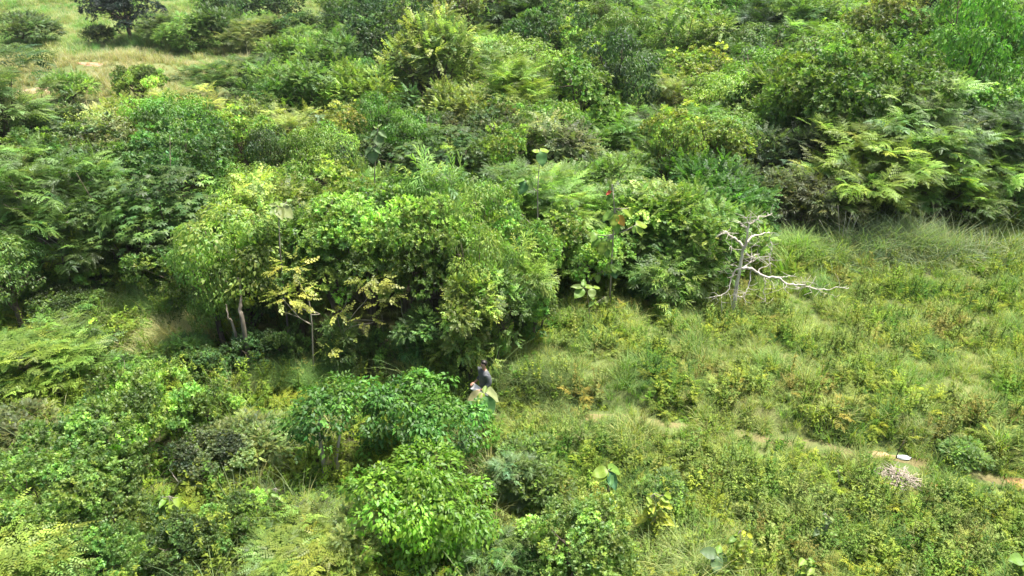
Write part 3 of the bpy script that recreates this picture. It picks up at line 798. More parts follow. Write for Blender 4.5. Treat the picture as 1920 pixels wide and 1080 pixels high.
sapling("light green five-leaved young plant at the meadow's edge beside the tall sapling", [(1108, 610), (1104, 575), (1100, 540)], 20.6,
        [((1094, 540), (1070, 537), 0, 2, 'w', .6), ((1094, 541), (1078, 556), -.3, 3, 'l', .3), ((1094, 538), (1095, 522), .2, 0, 'l', .4), ((1096, 539), (1114, 536), .1, 0, 'y', .6), ((1110, 541), (1110, 558), -.3, 3, 'w', .2), ((1112, 540), (1126, 538), .1, 0, 'y', .6),
         ((1112, 566), (1104, 574), -.2, 0, 'l', .4), ((1113, 566), (1124, 571), 0, 0, 'y', .5), ((1112, 564), (1112, 555), .2, 2, 'l', .4), ((1134, 556), (1142, 568), -.1, 1, 'p', .4), ((1132, 560), (1126, 570), -.1, 1, 'p', .4)], rad=.015)
sapling("thin sapling rising from the thicket with one big drooping leaf at its tip", [(1006, 520), (1008, 430), (1008, 360), (1012, 290)], 22.6,
        [((1014, 284), (1018, 310), -.3, 3, 'g', .2), ((1012, 285), (998, 280), 0, 3, 'y', .6), ((1013, 284), (1030, 278), .2, 3, 'y', .6), ((986, 340), (974, 362), -.3, 3, 'g', .2), ((988, 338), (1000, 352), -.2, 0, 'l', .4), ((984, 338), (966, 336), 0, 1, 'l', .6), ((980, 408), (962, 424), -.3, 3, 'g', .3), ((978, 402), (955, 405), 0, 1, 'l', .6)], rad=.03)
sapling("grey-green big-leaved sapling beside the vivid vine-topped tree", [(700, 400), (702, 330), (706, 270), (708, 240)], 25,
        [((708, 238), (716, 232), .1, 2, 'w', .4), ((707, 245), (694, 256), -.2, 2, 's', .3), ((710, 246), (726, 258), -.2, 2, 's', .3), ((708, 252), (712, 272), -.4, 3, 's', .2), ((708, 242), (700, 236), .1, 2, 'w', .5), ((698, 276), (684, 290), -.2, 2, 's', .3), ((699, 280), (698, 304), -.4, 3, 's', .2), ((700, 277), (714, 288), -.2, 2, 's', .3), ((698, 276), (690, 274), .2, 2, 'w', .5)], rad=.03)
sapling("thin pale stem with a small leafy tip beside the grassland bushes", [(603, 330), (601, 270), (599, 222)], 33, [((599, 220), (590, 214), 0, 3, 's', .5), ((599, 220), (609, 214), 0, 3, 's', .5), ((599, 221), (597, 232), -.3, 2, 's', .3)], rad=.035)
sapling("cluster of pale yellowish big leaves on top of the vine-hung front trees", [(528, 560), (525, 470), (522, 392)], 19.6,
        [((520, 386), (502, 384), 0, 2, 'p', .5), ((520, 388), (506, 402), -.3, 0, 'w', .3), ((524, 386), (542, 382), .1, 3, 'w', .6), ((526, 389), (546, 404), -.3, 3, 'p', .3), ((522, 390), (528, 408), -.4, 0, 'p', .2), ((521, 385), (517, 374), .3, 0, 'w', .5), ((538, 378), (548, 372), .1, 1, 'l', .5)], rad=.03)
sapling("big pale leaf of a young plant at the bottom corner of the meadow", [(1925, 1110), (1920, 1075), (1917, 1050)], 10.9, [((1918, 1048), (1898, 1048), -.1, 3, 'l', .5), ((1919, 1047), (1940, 1040), .1, 3, 'l', .5), ((1918, 1048), (1922, 1072), -.2, 0, 'y', .3)], rad=.015)
sapling("grey-green young plant with round big leaves beside the tall arching grass", [(1350, 1105), (1347, 1070), (1345, 1040)], 10.9, [((1344, 1040), (1316, 1032), 0, 3, 's', .5), ((1346, 1042), (1342, 1072), -.3, 3, 's', .3), ((1347, 1040), (1368, 1050), 0, 0, 's', .5), ((1345, 1038), (1352, 1020), .2, 0, 'l', .5)], rad=.015)
def leafy(label, px, py, hpx, wpx, Y, cols, n, seed, lsz=.2, name='young_leafy_plant'):
    """upright young plant, leaves in tiers"""
    r = random.Random(seed); lv = []
    for i in range(n):
        t = .25 + .75 * (i + .5) / n; a = r.uniform(0, 2 * PI); ax, ay = px + r.uniform(-.22, .22) * wpx, py - hpx * t
        L = wpx * .34 * (1.15 - .5 * t) * r.uniform(.75, 1.15)
        lv.append(((ax, ay), (ax + math.cos(a) * L, ay + L * .25 - math.sin(a) * L * .35), math.sin(a) * L * .012, r.choice((0, 2, 2, 1)), r.choice(cols), r.uniform(.3, .8)))
    return sapling(label, [(px, py), (px + 1, py - hpx * .5), (px, py - hpx)], Y, lv, name, .012, None, 'bright young plants', 'plant')
def gY(px, py): return ground(px, py)[1]
leafy("bright yellow-green young plant among the dark scrub near the bottom", 317, 1000, 70, 80, gY(317, 1000), 'yyYl', 26, 1)
leafy("small bright yellow-green plant between scrub grass and the near vine mound", 517, 975, 60, 60, gY(517, 975), 'yyl', 18, 2)
leafy("yellow plant with many rounded leaves on a dark gap, beside the tall grass", 1228, 1010, 85, 80, gY(1228, 1010), 'YYYy', 44, 3)
leafy("pale tiered leafy plant below the twig heap", 1548, 1025, 62, 52, gY(1548, 1025), 'wwsl', 26, 4)
leafy("yellow-green tiered plant beside the tall arching grass at the bottom", 1388, 1075, 80, 60, gY(1388, 1075), 'yYl', 28, 5)
leafy("small yellow-tipped plant poking out beside the near vine mound", 968, 1010, 30, 50, gY(968, 1010), 'wY', 10, 6)
leafy("pale green young plant at the very bottom edge below the tiered plants", 1520, 1090, 45, 60, gY(1520, 1090), 'ly', 14, 7)
leafy("small yellowish plant on the slope below the orange soil patch", 1862, 935, 32, 26, gY(1862, 935), 'yl', 12, 8)
leafy("pale upright weed on the slope above the dark weeds", 1572, 915, 34, 26, gY(1572, 915), 'lw', 12, 9)
leafy("pale leafy weed between the vine mounds and the thicket", 765, 690, 40, 40, gY(765, 690), 'wl', 16, 10)
# ------------------------------------------------------------------ bare and half-bare trees
def smooth_line(q, n=4, seed=0, wob=.012):
    q = np.asarray(q, float); r = np.random.RandomState(seed); k = len(q)
    t = np.linspace(0, k - 1, (k - 1) * n + 1); out = np.zeros((len(t), 3))
    for j, tt in enumerate(t):
        i = min(int(tt), k - 2); u = tt - i; p0, p1, p2, p3 = q[max(i - 1, 0)], q[i], q[i + 1], q[min(i + 2, k - 1)]
        out[j] = .5 * ((2 * p1) + (-p0 + p2) * u + (2 * p0 - 5 * p1 + 4 * p2 - p3) * u * u + (-p0 + 3 * p1 - 3 * p2 + p3) * u ** 3)
    out[1:-1] += r.normal(0, wob, (len(t) - 2, 3)); return out
DY = ground(1374, 592)[1]
def dz(x, y): return 1330 + x / 4.907, 380 + y / 4.907
dead = empty('dead_tree', ground(1374, 592)); tag(dead, "bleached leafless dead tree with one long low limb over the meadow", 'tree')
dbase = np.array(dead.location)
def dead_limb(name, pts, rad, d0, d1, seed):
    q = np.array([hit_y(*dz(a, b), DY + d0 + (d1 - d0) * i / max(1, len(pts) - 1)) for i, (a, b) in enumerate(pts)]) - dbase
    if name == 'trunk': q[0, 2] = -.15
    b = MB(); b.tube(smooth_line(q, 4, seed), rad, 7 if rad[0] > .04 else 5); return link(name, b.mesh("dead_" + name, M_DEAD, True), dead)
dead_limb('trunk', [(212, 985), (240, 840), (265, 680), (290, 560), (310, 440), (335, 390), (350, 300), (365, 210), (382, 98)], [.07, .062, .054, .042, .026, .01], 0, 0, 1)
for i, (pts, rad, d1) in enumerate([
    ([(365, 190), (410, 180), (460, 130), (520, 130), (578, 96)], [.03, .01], .2), ([(366, 195), (350, 165), (344, 138)], [.02, .008], -.2), ([(347, 272), (330, 225), (290, 212)], [.028, .012], -.15),
    ([(312, 408), (260, 350), (200, 310), (150, 265), (105, 272)], [.045, .035, .02], .35), ([(160, 274), (145, 258)], [.016, .008], .4), ([(343, 372), (390, 315), (450, 295), (552, 270)], [.04, .03, .014], .5),
    ([(300, 430), (220, 425), (205, 400)], [.016, .006], -.5), ([(296, 605), (390, 610), (450, 645), (520, 685), (640, 695), (700, 740), (790, 760), (850, 755), (950, 790), (1080, 800), (1170, 780), (1280, 790)], [.05, .042, .036, .03, .024, .016, .008], -.5),
    ([(640, 695), (690, 682), (745, 672)], [.02, .006], .1), ([(785, 762), (830, 790), (900, 775), (945, 825)], [.016, .005], -.5), ([(500, 678), (515, 740), (505, 820), (520, 925)], [.018, .006], -.4),
    ([(385, 615), (375, 690), (360, 780), (320, 840), (318, 885)], [.024, .008], -.5), ([(290, 605), (240, 620), (200, 700), (165, 810), (110, 850), (0, 870)], [.03, .022, .007], -.6), ([(165, 812), (195, 860)], [.01, .004], -.5),
    ([(112, 850), (110, 915)], [.008, .004], -.5), ([(308, 602), (370, 550), (400, 500), (442, 475)], [.026, .009], .5), ([(398, 502), (385, 470), (392, 400)], [.012, .005], .3), ([(445, 640), (470, 605), (545, 570), (560, 480), (575, 420), (548, 310)], [.018, .014, .005], .3),
    ([(545, 572), (480, 515), (440, 482)], [.01, .005], .5), ([(290, 602), (215, 575), (150, 612), (78, 658)], [.014, .004], .4), ([(850, 757), (900, 730), (960, 745)], [.01, .004], -.1), ([(1000, 797), (1060, 830), (1130, 845)], [.009, .003], -.7),
    ([(330, 455), (380, 500), (470, 520), (530, 500)], [.012, .004], -.4), ([(520, 690), (580, 730), (600, 800)], [.008, .003], -.6), ([(300, 860), (260, 862), (235, 850)], [.012, .006], -.3), ([(690, 735), (680, 780), (700, 800)], [.008, .003], -.3)]):
    dead_limb('branch', pts, rad, 0, d1, 10 + i)
rt = np.random.RandomState(8)
for o in [c for c in dead.children if c.name.startswith('branch')]:          # fine dry twigs along every limb
    co = np.zeros(len(o.data.vertices) * 3); o.data.vertices.foreach_get("co", co); co = co.reshape(-1, 3)
    for _ in range(11 if len(co) > 60 else 4):
        a = co[rt.randint(len(co) // 3, len(co))]; d = rt.normal(0, 1, 3) * [1, .7, .8]; L = rt.uniform(.14, .5); d *= L / np.linalg.norm(d)
        b = MB(); b.tube(smooth_line([a, a + d * .5 + rt.normal(0, .03, 3), a + d + rt.normal(0, .03, 3)], 2, rt.randint(99), .004), [.008, .003], 4); link('twig', b.mesh("dead_twig", M_DEAD), o)
PLANTS.append((dbase[0], dbase[1], .4))

def thin_tree(label, name, stems, sprays, Y, seed, leafc, clus='creeper', rad=.022, mat=None, k=.9):
    """thin stems traced as polylines of (px,py,depth offset); leaf sprays at (px,py,radius px,count)"""
    r = np.random.RandomState(seed); f = stems[0][0]; base = hit_y(f[0], f[1], Y); base[2] = float(gz(base[0], base[1]))
    o = empty(name, base); tag(o, label, 'tree', 'thin-stemmed trees')
    for i, s in enumerate(stems):
        q = np.array([hit_y(a, b, Y + d) for a, b, d in s]) - base
        if i == 0: q[0, 2] = -.1
        b = MB(); b.tube(smooth_line(q, 3, seed + i, .008), [rad * (1 if i == 0 else .65), rad * .3], 5); link('trunk' if i == 0 else 'branch', b.mesh("thin_stem", mat or M_PALE, True), o)
    if sprays:
        b = MB()
        for (a, c_, w_, n, d) in sprays:
            c = hit_y(a, c_, Y + d) - base; R = w_ * depth_of(c + base) / FPX
            dd = r.normal(size=(n, 3)); dd /= np.linalg.norm(dd, axis=1)[:, None]; dd[:, 2] = abs(dd[:, 2]) * .8; P = c + dd * [R, R * .8, R * .5]
            fill_crown(b, clus, P, dd, r, k, leaf_cols(P, r, .2, .2, .2))
        l = link('crown', b.mesh("spray_leaves", M_LEAF), o); l.color = (*leafc, 1)
    return o
thin_tree("thin pale-stemmed tree carrying flat yellow sprays before the dark thicket front", 'thin_tree',
          [[(588, 702, 0), (586, 640, 0), (584, 600, 0), (580, 565, .1), (566, 540, .1), (556, 515, .1)], [(584, 610, 0), (560, 595, -.2), (525, 582, -.3)], [(584, 590, 0), (600, 588, -.1), (560, 577, -.3), (545, 565, -.3)], [(583, 608, 0), (556, 590, .2), (530, 560, .2)]],
          [(536, 516, 26, 14, .1), (548, 556, 34, 30, -.2), (530, 565, 24, 18, -.3), (574, 572, 16, 10, -.2), (565, 540, 18, 8, .2), (545, 500, 30, 14, .3), (620, 655, 14, 16, -.3), (572, 690, 12, 6, -.3)], 18.3, 21, (.34, .37, .07), rad=.025)
thin_tree("twiggy grey tree with yellow leaf sprays in the dark gap behind the vine mounds", 'thin_tree',
          [[(636, 700, 0), (640, 640, 0), (655, 600, 0), (680, 570, 0), (695, 550, 0)], [(642, 632, 0), (632, 590, .1), (640, 560, .1)], [(645, 620, 0), (660, 612, -.2), (700, 605, -.2)], [(636, 590, 0), (648, 570, .1), (650, 555, .1)], [(655, 600, 0), (700, 600, .2), (720, 602, .2)]],
          [(706, 524, 32, 28, -.1), (690, 535, 24, 16, -.2), (735, 556, 12, 9, -.2), (634, 590, 14, 9, -.3), (652, 588, 8, 5, -.3), (690, 600, 22, 12, -.3), (715, 570, 18, 10, 0), (664, 635, 14, 9, -.2)], 18.6, 22, (.29, .33, .07))
thin_tree("bare hanging lianas and thin stems in the darkest gap of the thicket front", 'bare_stems',
          [[(790, 690, 0), (775, 640, 0), (758, 600, 0), (750, 560, 0)], [(830, 606, -.2), (800, 604, -.3), (790, 598, -.2)], [(868, 632, -.2), (835, 632, -.3), (808, 620, -.2), (800, 606, -.2)], [(735, 690, .2), (720, 640, .2), (716, 590, .2)]], [], 18.7, 23, (.1, .1, .1), rad=.018)
thin_tree("forked dry branch sticking out of the dark hollow", 'dry_branch', [[(150, 520, 0), (135, 470, 0), (85, 441, -.2), (62, 444, -.2)], [(85, 441, -.2), (105, 455, -.3), (122, 470, -.4)], [(66, 443, -.2), (85, 452, -.3), (98, 464, -.4)], [(85, 441, -.2), (110, 428, -.3), (128, 415, -.3)]],
          [(128, 420, 14, 9, -.3), (122, 470, 16, 9, -.3), (100, 480, 14, 8, -.3)], 23, 24, (.12, .16, .08), 'oval', rad=.03, k=1.0)
thin_tree("fallen bare sticks lying crossed on the scrub near the bottom", 'dry_branch', [[(318, 916, 0), (345, 895, -.1), (372, 872, .1)], [(320, 918, .1), (360, 896, .1), (400, 880, .2)], [(335, 905, 0), (325, 892, .1), (318, 880, .2)], [(350, 893, .1), (340, 880, .2)], [(340, 922, -.1), (390, 920, 0), (420, 918, .1)], [(368, 905, 0), (362, 885, 0)]], [], ground(318, 918)[1], 25, (.1, .1, .1), rad=.02, mat=M_DEAD)
thin_tree("dry straw-coloured stalks standing before the grove's dark foot", 'dry_stalks', [[(1572, 472, 0), (1580, 440, 0), (1586, 396, 0)], [(1578, 472, .1), (1584, 440, .1), (1598, 398, .2)], [(1569, 474, -.1), (1574, 430, -.1), (1571, 385, -.1)], [(1590, 472, .1), (1596, 440, .1), (1610, 405, .1)], [(1562, 470, 0), (1550, 436, 0), (1536, 412, 0)]], [], ground(1572, 474)[1], 26, (.1, .1, .1), rad=.018, mat=M_DEAD)
# the pale leaning trunk below the vine-hung tree at the thicket front is that tree's own
lean = [o for o in SC.objects if o.get("label", "").startswith("big vine-hung tree above")][0]
bpy.context.view_layer.update(); M_LEAN = bark_material('grey_bark', (.12, .1, .075), (.32, .28, .22))
for pts in ([(458, 632, 18.6), (456, 605, 18.6), (450, 580, 18.7), (452, 555, 18.9), (446, 520, 19.2)], [(450, 632, 18.7), (438, 612, 18.7), (428, 595, 18.6), (424, 570, 18.8)]):
    q = np.array([hit_y(a, b, Y) for a, b, Y in pts]); q[0, 2] = float(gz(q[0, 0], q[0, 1])) - .1
    b = MB(); b.tube(smooth_line(q, 4, 5), [.075, .065, .045, .03] if pts[0][0] == 458 else [.055, .035, .015], 8); t = link('trunk', b.mesh("leaning_trunk", M_LEAN, True), lean); t.matrix_parent_inverse = lean.matrix_world.inverted()

# ------------------------------------------------------------------ small things on the meadow
def cut(name, label, cat, px, py):
    p = ground(px, py); o = empty(name, p); tag(o, label, cat); return o, p
r = np.random.RandomState(5)
# white sack lying on the path
sb = MB(); nu, nv = 28, 14; V = []
for i in range(nv + 1):
    t = i / nv; ang = t * PI
    for j in range(nu):
        a = 2 * PI * j / nu; rr = math.sin(ang) ** .55
        x = -math.cos(ang) * .26; yy = math.cos(a) * .14 * rr; zz = math.sin(a) * .085 * rr
        k = 1 + .07 * math.sin(5 * a + 7 * t) + .05 * math.sin(11 * t + 3 * a); V.append((x + .02 * math.sin(3 * a), yy * k, max(zz * k, -.06) + .06 + .012 * math.sin(9 * t + 2 * a)))
loops, sizes = [], []
for i in range(nv):
    for j in range(nu): loops += [i * nu + j, i * nu + (j + 1) % nu, (i + 1) * nu + (j + 1) % nu, (i + 1) * nu + j]; sizes.append(4)
sb.add(V, loops, sizes, (1, 1, 1))
sk, p = cut('plastic_sack', "crumpled white plastic sack lying on the trodden path", 'sack', 1693, 861); sk.location[2] += .02; sk.rotation_euler[2] = -.25; sk.scale = (.55, .55, .55)
link('bag', sb.mesh("sack_bag", plain("white_plastic", (.72, .75, .8), .35, .08, 9), True), sk)
nb = MB(); nb.tube([(.24, 0, .07), (.29, .01, .085), (.32, .03, .11)], [.045, .014, .03], 9); link('tied_neck', nb.mesh("sack_neck", sk.children[0].data.materials[0], True), sk.children[0])
ps, p = cut('stake', "thin dark stake standing beside the white sack", 'stake', 1679, 861)
pb = MB(); pb.tube([(0, 0, -.1), (.01, 0, .2), (.05, 0, .42), (.09, .0, .62)], [.014, .011, .006], 6); link('post', pb.mesh("stake_post", M_BARK, True), ps)
pb = MB(); pb.tube([(.05, 0, .42), (.13, 0, .55), (.15, 0, .58)], [.008, .004], 5); link('side_twig', pb.mesh("stake_twig", M_BARK, True), ps)
# heap of dry cut twigs
hp, p = cut('twig_heap', "heap of pale dry cut twigs below the path", 'heap', 1678, 903)
TW = []; M_CUT = bark_material('cut_wood', (.28, .23, .18), (.56, .5, .42))
for i in range(6):
    tb = MB(); L = r.uniform(.35, .6); tb.tube(smooth_line([(-L / 2, 0, 0), (-.1, r.uniform(-.05, .05), .02), (.1, r.uniform(-.05, .05), 0), (L / 2, 0, .03)], 2, i, .006), [.014, .006], 4); TW.append(tb.mesh("cut_twig", M_CUT))
for i in range(130):
    rr, a = r.rand() ** .6, r.uniform(0, 2 * PI)
    t = link('twig', TW[r.randint(6)], hp); t.location = (math.cos(a) * .5 * rr, math.sin(a) * .42 * rr, .06 + .3 * (1 - rr) * r.rand() + .04 * r.rand()); t.rotation_euler = (r.normal(0, .2), r.normal(0, .28), r.uniform(0, PI)); t.scale = [r.uniform(.6, 1.05)] * 3
# bare reddish soil patches
def patch(px, py, wpx, hpx, seed, label, c):
    r = np.random.RandomState(seed); p = ground(px, py); k = depth_of(p) / FPX; V = [(p[0], p[1], float(gz(p[0], p[1])) + .035)]; n = 26
    for ring, f in ((0, .5), (1, 1.0)):
        for j in range(n):
            a = 2 * PI * j / n; q = f * (1 + .22 * math.sin(3 * a + seed) + .12 * r.uniform(-1, 1)); x = p[0] + math.cos(a) * wpx * k * .5 * q; y = p[1] + math.sin(a) * hpx * k * .8 * q
            V.append((x, y, float(gz(x, y)) + (.03 if ring == 0 else -.01)))
    loops, sizes = [], []
    for j in range(n):
        loops += [0, 1 + j, 1 + (j + 1) % n]; sizes.append(3); loops += [1 + j, 1 + n + j, 1 + n + (j + 1) % n, 1 + (j + 1) % n]; sizes.append(4)
    b = MB(); b.add(V, loops, sizes, (1, 1, 1)); tag(link('bare_ground', b.mesh("bare_ground", plain("red_soil", c, .95, .3, 6), True)), label, kind="structure")
    BARE.append((p[0], p[1], wpx * k * .42, hpx * k * .6))
BARE = []
patch(1905, 905, 60, 34, 1, "patch of bare reddish soil at the path's end", (.4, .2, .1))
patch(1755, 913, 34, 16, 2, "small patch of bare orange soil on the slope", (.42, .17, .08))
patch(1640, 853, 90, 14, 3, "bare tan soil on the path beside the sack", (.42, .29, .16))
patch(60, 172, 90, 22, 4, "bare pinkish soil in the far grassland", (.42, .26, .19))
patch(172, 143, 60, 14, 5, "bare reddish soil on the far hummock", (.42, .22, .15))

# ------------------------------------------------------------------ person
def skin_mesh(name, verts, edges, rads, mat, sub=2, root=0):
    me = bpy.data.meshes.new(name); me.from_pydata(verts, edges, []); o = bpy.data.objects.new(name, me); COL.objects.link(o)
    m = o.modifiers.new("s", 'SKIN'); m.use_smooth_shade = True
    for i, v in enumerate(me.skin_vertices[0].data): v.radius = rads[i] if isinstance(rads[i], tuple) else (rads[i], rads[i]); v.use_root = (i == root)
    m2 = o.modifiers.new("d", 'SUBSURF'); m2.levels = sub; m2.render_levels = sub
    dg = bpy.context.evaluated_depsgraph_get(); out = bpy.data.meshes.new_from_object(o.evaluated_get(dg)); bpy.data.objects.remove(o); out.name = name
    out.materials.clear(); out.materials.append(mat)
    out.polygons.foreach_set("use_smooth", np.ones(len(out.polygons), bool)); return out
def ell(mb, c, R, n=14, f=None, cut=None):
    V, loops, sizes = [], [], []
    for i in range(n + 1):
        th = PI * i / n
        for j in range(n * 2):
            ph = PI * j / n; d = np.array([math.sin(th) * math.cos(ph), math.sin(th) * math.sin(ph), math.cos(th)]); k = f(d) if f else 1
            V.append(np.array(c) + d * R * k)
    for i in range(n):
        for j in range(2 * n): loops += [i * 2 * n + j, (i + 1) * 2 * n + j, (i + 1) * 2 * n + (j + 1) % (2 * n), i * 2 * n + (j + 1) % (2 * n)]; sizes.append(4)
    mb.add(V, loops, sizes, (1, 1, 1))
# local frame: the person faces +X, up +Z, left hand side +Y; turned to face the picture's left afterwards
hipz = .9
pp = hit_z(909, 726, hipz + .03); pp[2] = float(gz(pp[0], pp[1]))
person = empty('person', pp, PI + .5); tag(person, "person in dark grey jacket and pale trousers walking behind the three-leaved sapling", 'person')
SKIN = plain("skin", (.5, .28, .19), .5, .08, 20); JACK = plain("jacket_cloth", (.1, .11, .12), .8, .3, 14); TROU = plain("trouser_cloth", (.5, .5, .48), .85, .12, 14); HAIR = plain("hair", (.015, .012, .01), .5, .3, 60); SHOE = plain("shoe_rubber", (.05, .04, .035), .6, .2, 20)
V = [(0, 0, .93), (0, 0, 1.08), (.01, 0, 1.25), (0, 0, 1.42), (.0, 0, 1.49), (.02, 0, 1.55), (.035, 0, 1.62), (.03, 0, 1.70),         # pelvis..head
     (0, .17, 1.41), (-.03, .24, 1.17), (.16, .22, 1.03), (.23, .19, 1.02),                                                            # left arm
     (0, -.17, 1.41), (-.05, -.23, 1.16), (.15, -.21, 1.04), (.22, -.18, 1.03),
     (0, .09, .88), (.2, .1, .55), (.12, .1, .12), (.24, .1, .05),                                                                     # left leg forward
     (0, -.09, .88), (-.06, -.1, .47), (-.24, -.1, .12), (-.13, -.1, .05)]
E = [(0, 1), (1, 2), (2, 3), (3, 4), (4, 5), (5, 6), (6, 7), (3, 8), (8, 9), (9, 10), (10, 11), (3, 12), (12, 13), (13, 14), (14, 15), (0, 16), (16, 17), (17, 18), (18, 19), (0, 20), (20, 21), (21, 22), (22, 23)]
RD = [(.12, .15), (.1, .13), (.1, .13), (.07, .09), .05, .055, (.075, .092), (.07, .085), .045, .04, .03, .026, .045, .04, .03, .026, .085, .058, .04, .035, .085, .058, .04, .035]
body = skin_mesh("person_body", V, E, RD, SKIN)
# face and hands are pulled out of / joined to the same mesh
import bmesh
bm = bmesh.new(); bm.from_mesh(body)
for v in bm.verts:
    x, y, z = v.co
    if z > 1.52:
        fx = x - .03
        if fx > .03:
            v.co.x += .022 * math.exp(-((z - 1.615) / .016) ** 2 - (y / .016) ** 2) + .008 * math.exp(-((z - 1.575) / .012) ** 2 - (y / .03) ** 2)
            for s in (-1, 1): v.co.x -= .010 * math.exp(-((z - 1.645) / .013) ** 2 - ((y - s * .032) / .016) ** 2)
        for s in (-1, 1): v.co.y += s * .016 * math.exp(-((z - 1.63) / .026) ** 2 - ((x - .015) / .016) ** 2) * (s * y > .04)
bm.to_mesh(body); bm.free()
BODY = link('body', body, person)
def hand(s, wrist, d):
    w_ = Vector(wrist); d = Vector(d).normalized(); up = Vector((0, 0, 1)); sd = d.cross(up).normalized()
    Vv = [w_, w_ + d * .045, w_ + d * .085]; Ee = [(0, 1), (1, 2)]; Rr = [(.022, .016), (.036, .016), (.036, .015)]
    for k in range(4):
        off = sd * (k - 1.5) * .019; L = (.062, .072, .068, .052)[k]; i0 = len(Vv)
        Vv += [w_ + d * .09 + off, w_ + d * (.09 + L * .5) + off - up * .014, w_ + d * (.09 + L * .75) + off - up * .04]; Ee += [(2, i0), (i0, i0 + 1), (i0 + 1, i0 + 2)]; Rr += [.009, .0085, .007]
    i0 = len(Vv); ts = sd * s; Vv += [w_ + d * .03 + ts * .035, w_ + d * .065 + ts * .05 - up * .015, w_ + d * .09 + ts * .045 - up * .03]; Ee += [(1, i0), (i0, i0 + 1), (i0 + 1, i0 + 2)]; Rr += [.011, .01, .008]
    h = link('hand', skin_mesh("person_hand", [tuple(v) for v in Vv], Ee, Rr, SKIN, 1), BODY); return h
hand(-1, (.225, .192, 1.02), (1, -.25, -.1)); hand(1, (.215, -.182, 1.03), (1, .25, -.1))
JV = [(0, 0, .90), (0, 0, 1.08), (.01, 0, 1.26), (0, 0, 1.425), (0, 0, 1.475), (0, .175, 1.415), (-.03, .245, 1.17), (.13, .225, 1.045), (0, -.175, 1.415), (-.05, -.235, 1.16), (.12, -.215, 1.055)]
JE = [(0, 1), (1, 2), (2, 3), (3, 4), (3, 5), (5, 6), (6, 7), (3, 8), (8, 9), (9, 10)]
link('jacket', skin_mesh("person_jacket", JV, JE, [(.165, .195), (.14, .175), (.15, .19), (.13, .17), .075, .092, .075, .058, .092, .075, .058], JACK), person)
TV = [(0, 0, .96), (0, 0, .88), (0, .09, .86), (.2, .1, .55), (.125, .1, .16), (0, -.09, .86), (-.06, -.1, .47), (-.225, -.1, .16)]
link('trousers', skin_mesh("person_trousers", TV, [(0, 1), (1, 2), (2, 3), (3, 4), (1, 5), (5, 6), (6, 7)], [(.135, .165), (.13, .16), .105, .082, .065, .105, .082, .065], TROU), person)
for x, y, rx in ((.17, .1, 0), (-.19, -.1, .35)):
    b = MB(); ell(b, (x + .03, y, .055), np.array([.14, .05, .055]), 8, lambda d: 1 if d[2] > 0 else .9); link('shoe', b.mesh("person_shoe", SHOE, True), person)
hb = MB(); ell(hb, (.012, 0, 1.672), np.array([.093, .092, .09]), 14, lambda d: (1.02 + .05 * math.sin(9 * d[1] + 7 * d[0]) if (d[2] > .52 or (d[0] < .1 and d[2] > -.75 + .9 * max(0, d[0] + .3))) else .72)); link('hair', hb.mesh("person_hair", HAIR, True), BODY)
for s in (-1, 1):
    b = MB(); ell(b, (.108, s * .032, 1.645), np.array([.008, .014, .007]), 6); link('eye', b.mesh("person_eye", plain("eye_dark", (.03, .02, .02), .2, 0)), BODY)
    b = MB(); b.tube([(.116, s * .015, 1.665), (.114, s * .035, 1.67), (.1, s * .052, 1.662)], [.005, .003], 5); link('eyebrow', b.mesh("person_brow", HAIR), BODY)
b = MB(); b.tube([(.112, -.024, 1.578), (.121, 0, 1.579), (.112, .024, 1.578)], [.004, .006, .004], 6); link('lips', b.mesh("person_lips", plain("lip", (.36, .13, .1), .5, .05)), BODY)
# pale cloth held in both hands
cb = MB(); nn = 14; V = []
for i in range(nn + 1):
    for j in range(nn + 1):
        u, v = i / nn, j / nn; V.append((.19 + .16 * u + .02 * math.sin(6 * v), -.2 + .4 * v, 1.0 + .03 * math.sin(7 * u + 4 * v) - .16 * max(0, u - .45) - .1 * abs(v - .5) * u))
loops, sizes = [], []
for i in range(nn):
    for j in range(nn): q = i * (nn + 1) + j; loops += [q, q + nn + 1, q + nn + 2, q + 1]; sizes.append(4)
cb.add(V, loops, sizes, (1, 1, 1)); co = link('cloth', cb.mesh("held_cloth", plain("white_cloth", (.75, .75, .77), .8, .06), True))
co.location = person.location; co.rotation_euler = person.rotation_euler; so = co.modifiers.new("thick", 'SOLIDIFY'); so.thickness = .012
tag(co, "pale folded cloth held by the walking person", 'cloth')
PLANTS.append((pp[0], pp[1], .35))
# ------------------------------------------------------------------ uncountable ground cover, scattered on the ground
LIB = bpy.data.collections.new("ground_cover_library")
def tuft(name, n, H, spread, lean, w, seed, segs=3, flat=0.0, shade=(.75, 1.25)):
    r = np.random.RandomState(seed); b = MB()
    for i in range(n):
        a = r.uniform(0, 2 * PI); q = r.rand() ** .6 * spread; base = np.array([math.cos(a) * q, math.sin(a) * q, -.02]); h = H * r.uniform(.55, 1.1)
        a2 = a + r.normal(0, 1.5); d = np.array([math.cos(a2), math.sin(a2), 0]); ln = h * r.uniform(.3, 1.2) * lean; sd = np.array([-d[1], d[0], 0]) * w * r.uniform(.7, 1.3)
        V = []
        for k in range(segs + 1):
            t = k / segs; p = base + d * ln * t ** 1.8 + np.array([0, 0, h * (t - .38 * lean * t ** 2.6)]); ww = (1 - t) ** .7 if k < segs else 0
            if k < segs: V += [p - sd * ww, p + sd * ww]
            else: V += [p]
        loops, sizes = [], []
        for k in range(segs - 1): loops += [2 * k, 2 * k + 1, 2 * k + 3, 2 * k + 2]; sizes.append(4)
        loops += [2 * segs - 2, 2 * segs - 1, 2 * segs]; sizes.append(3)
        wv = r.normal(0, .15); v = r.uniform(*shade); b.add(V, loops, sizes, (v * (1 + wv), v, v * (1 - wv)))
    o = bpy.data.objects.new(name, b.mesh(name, M_TINT)); LIB.objects.link(o); return o
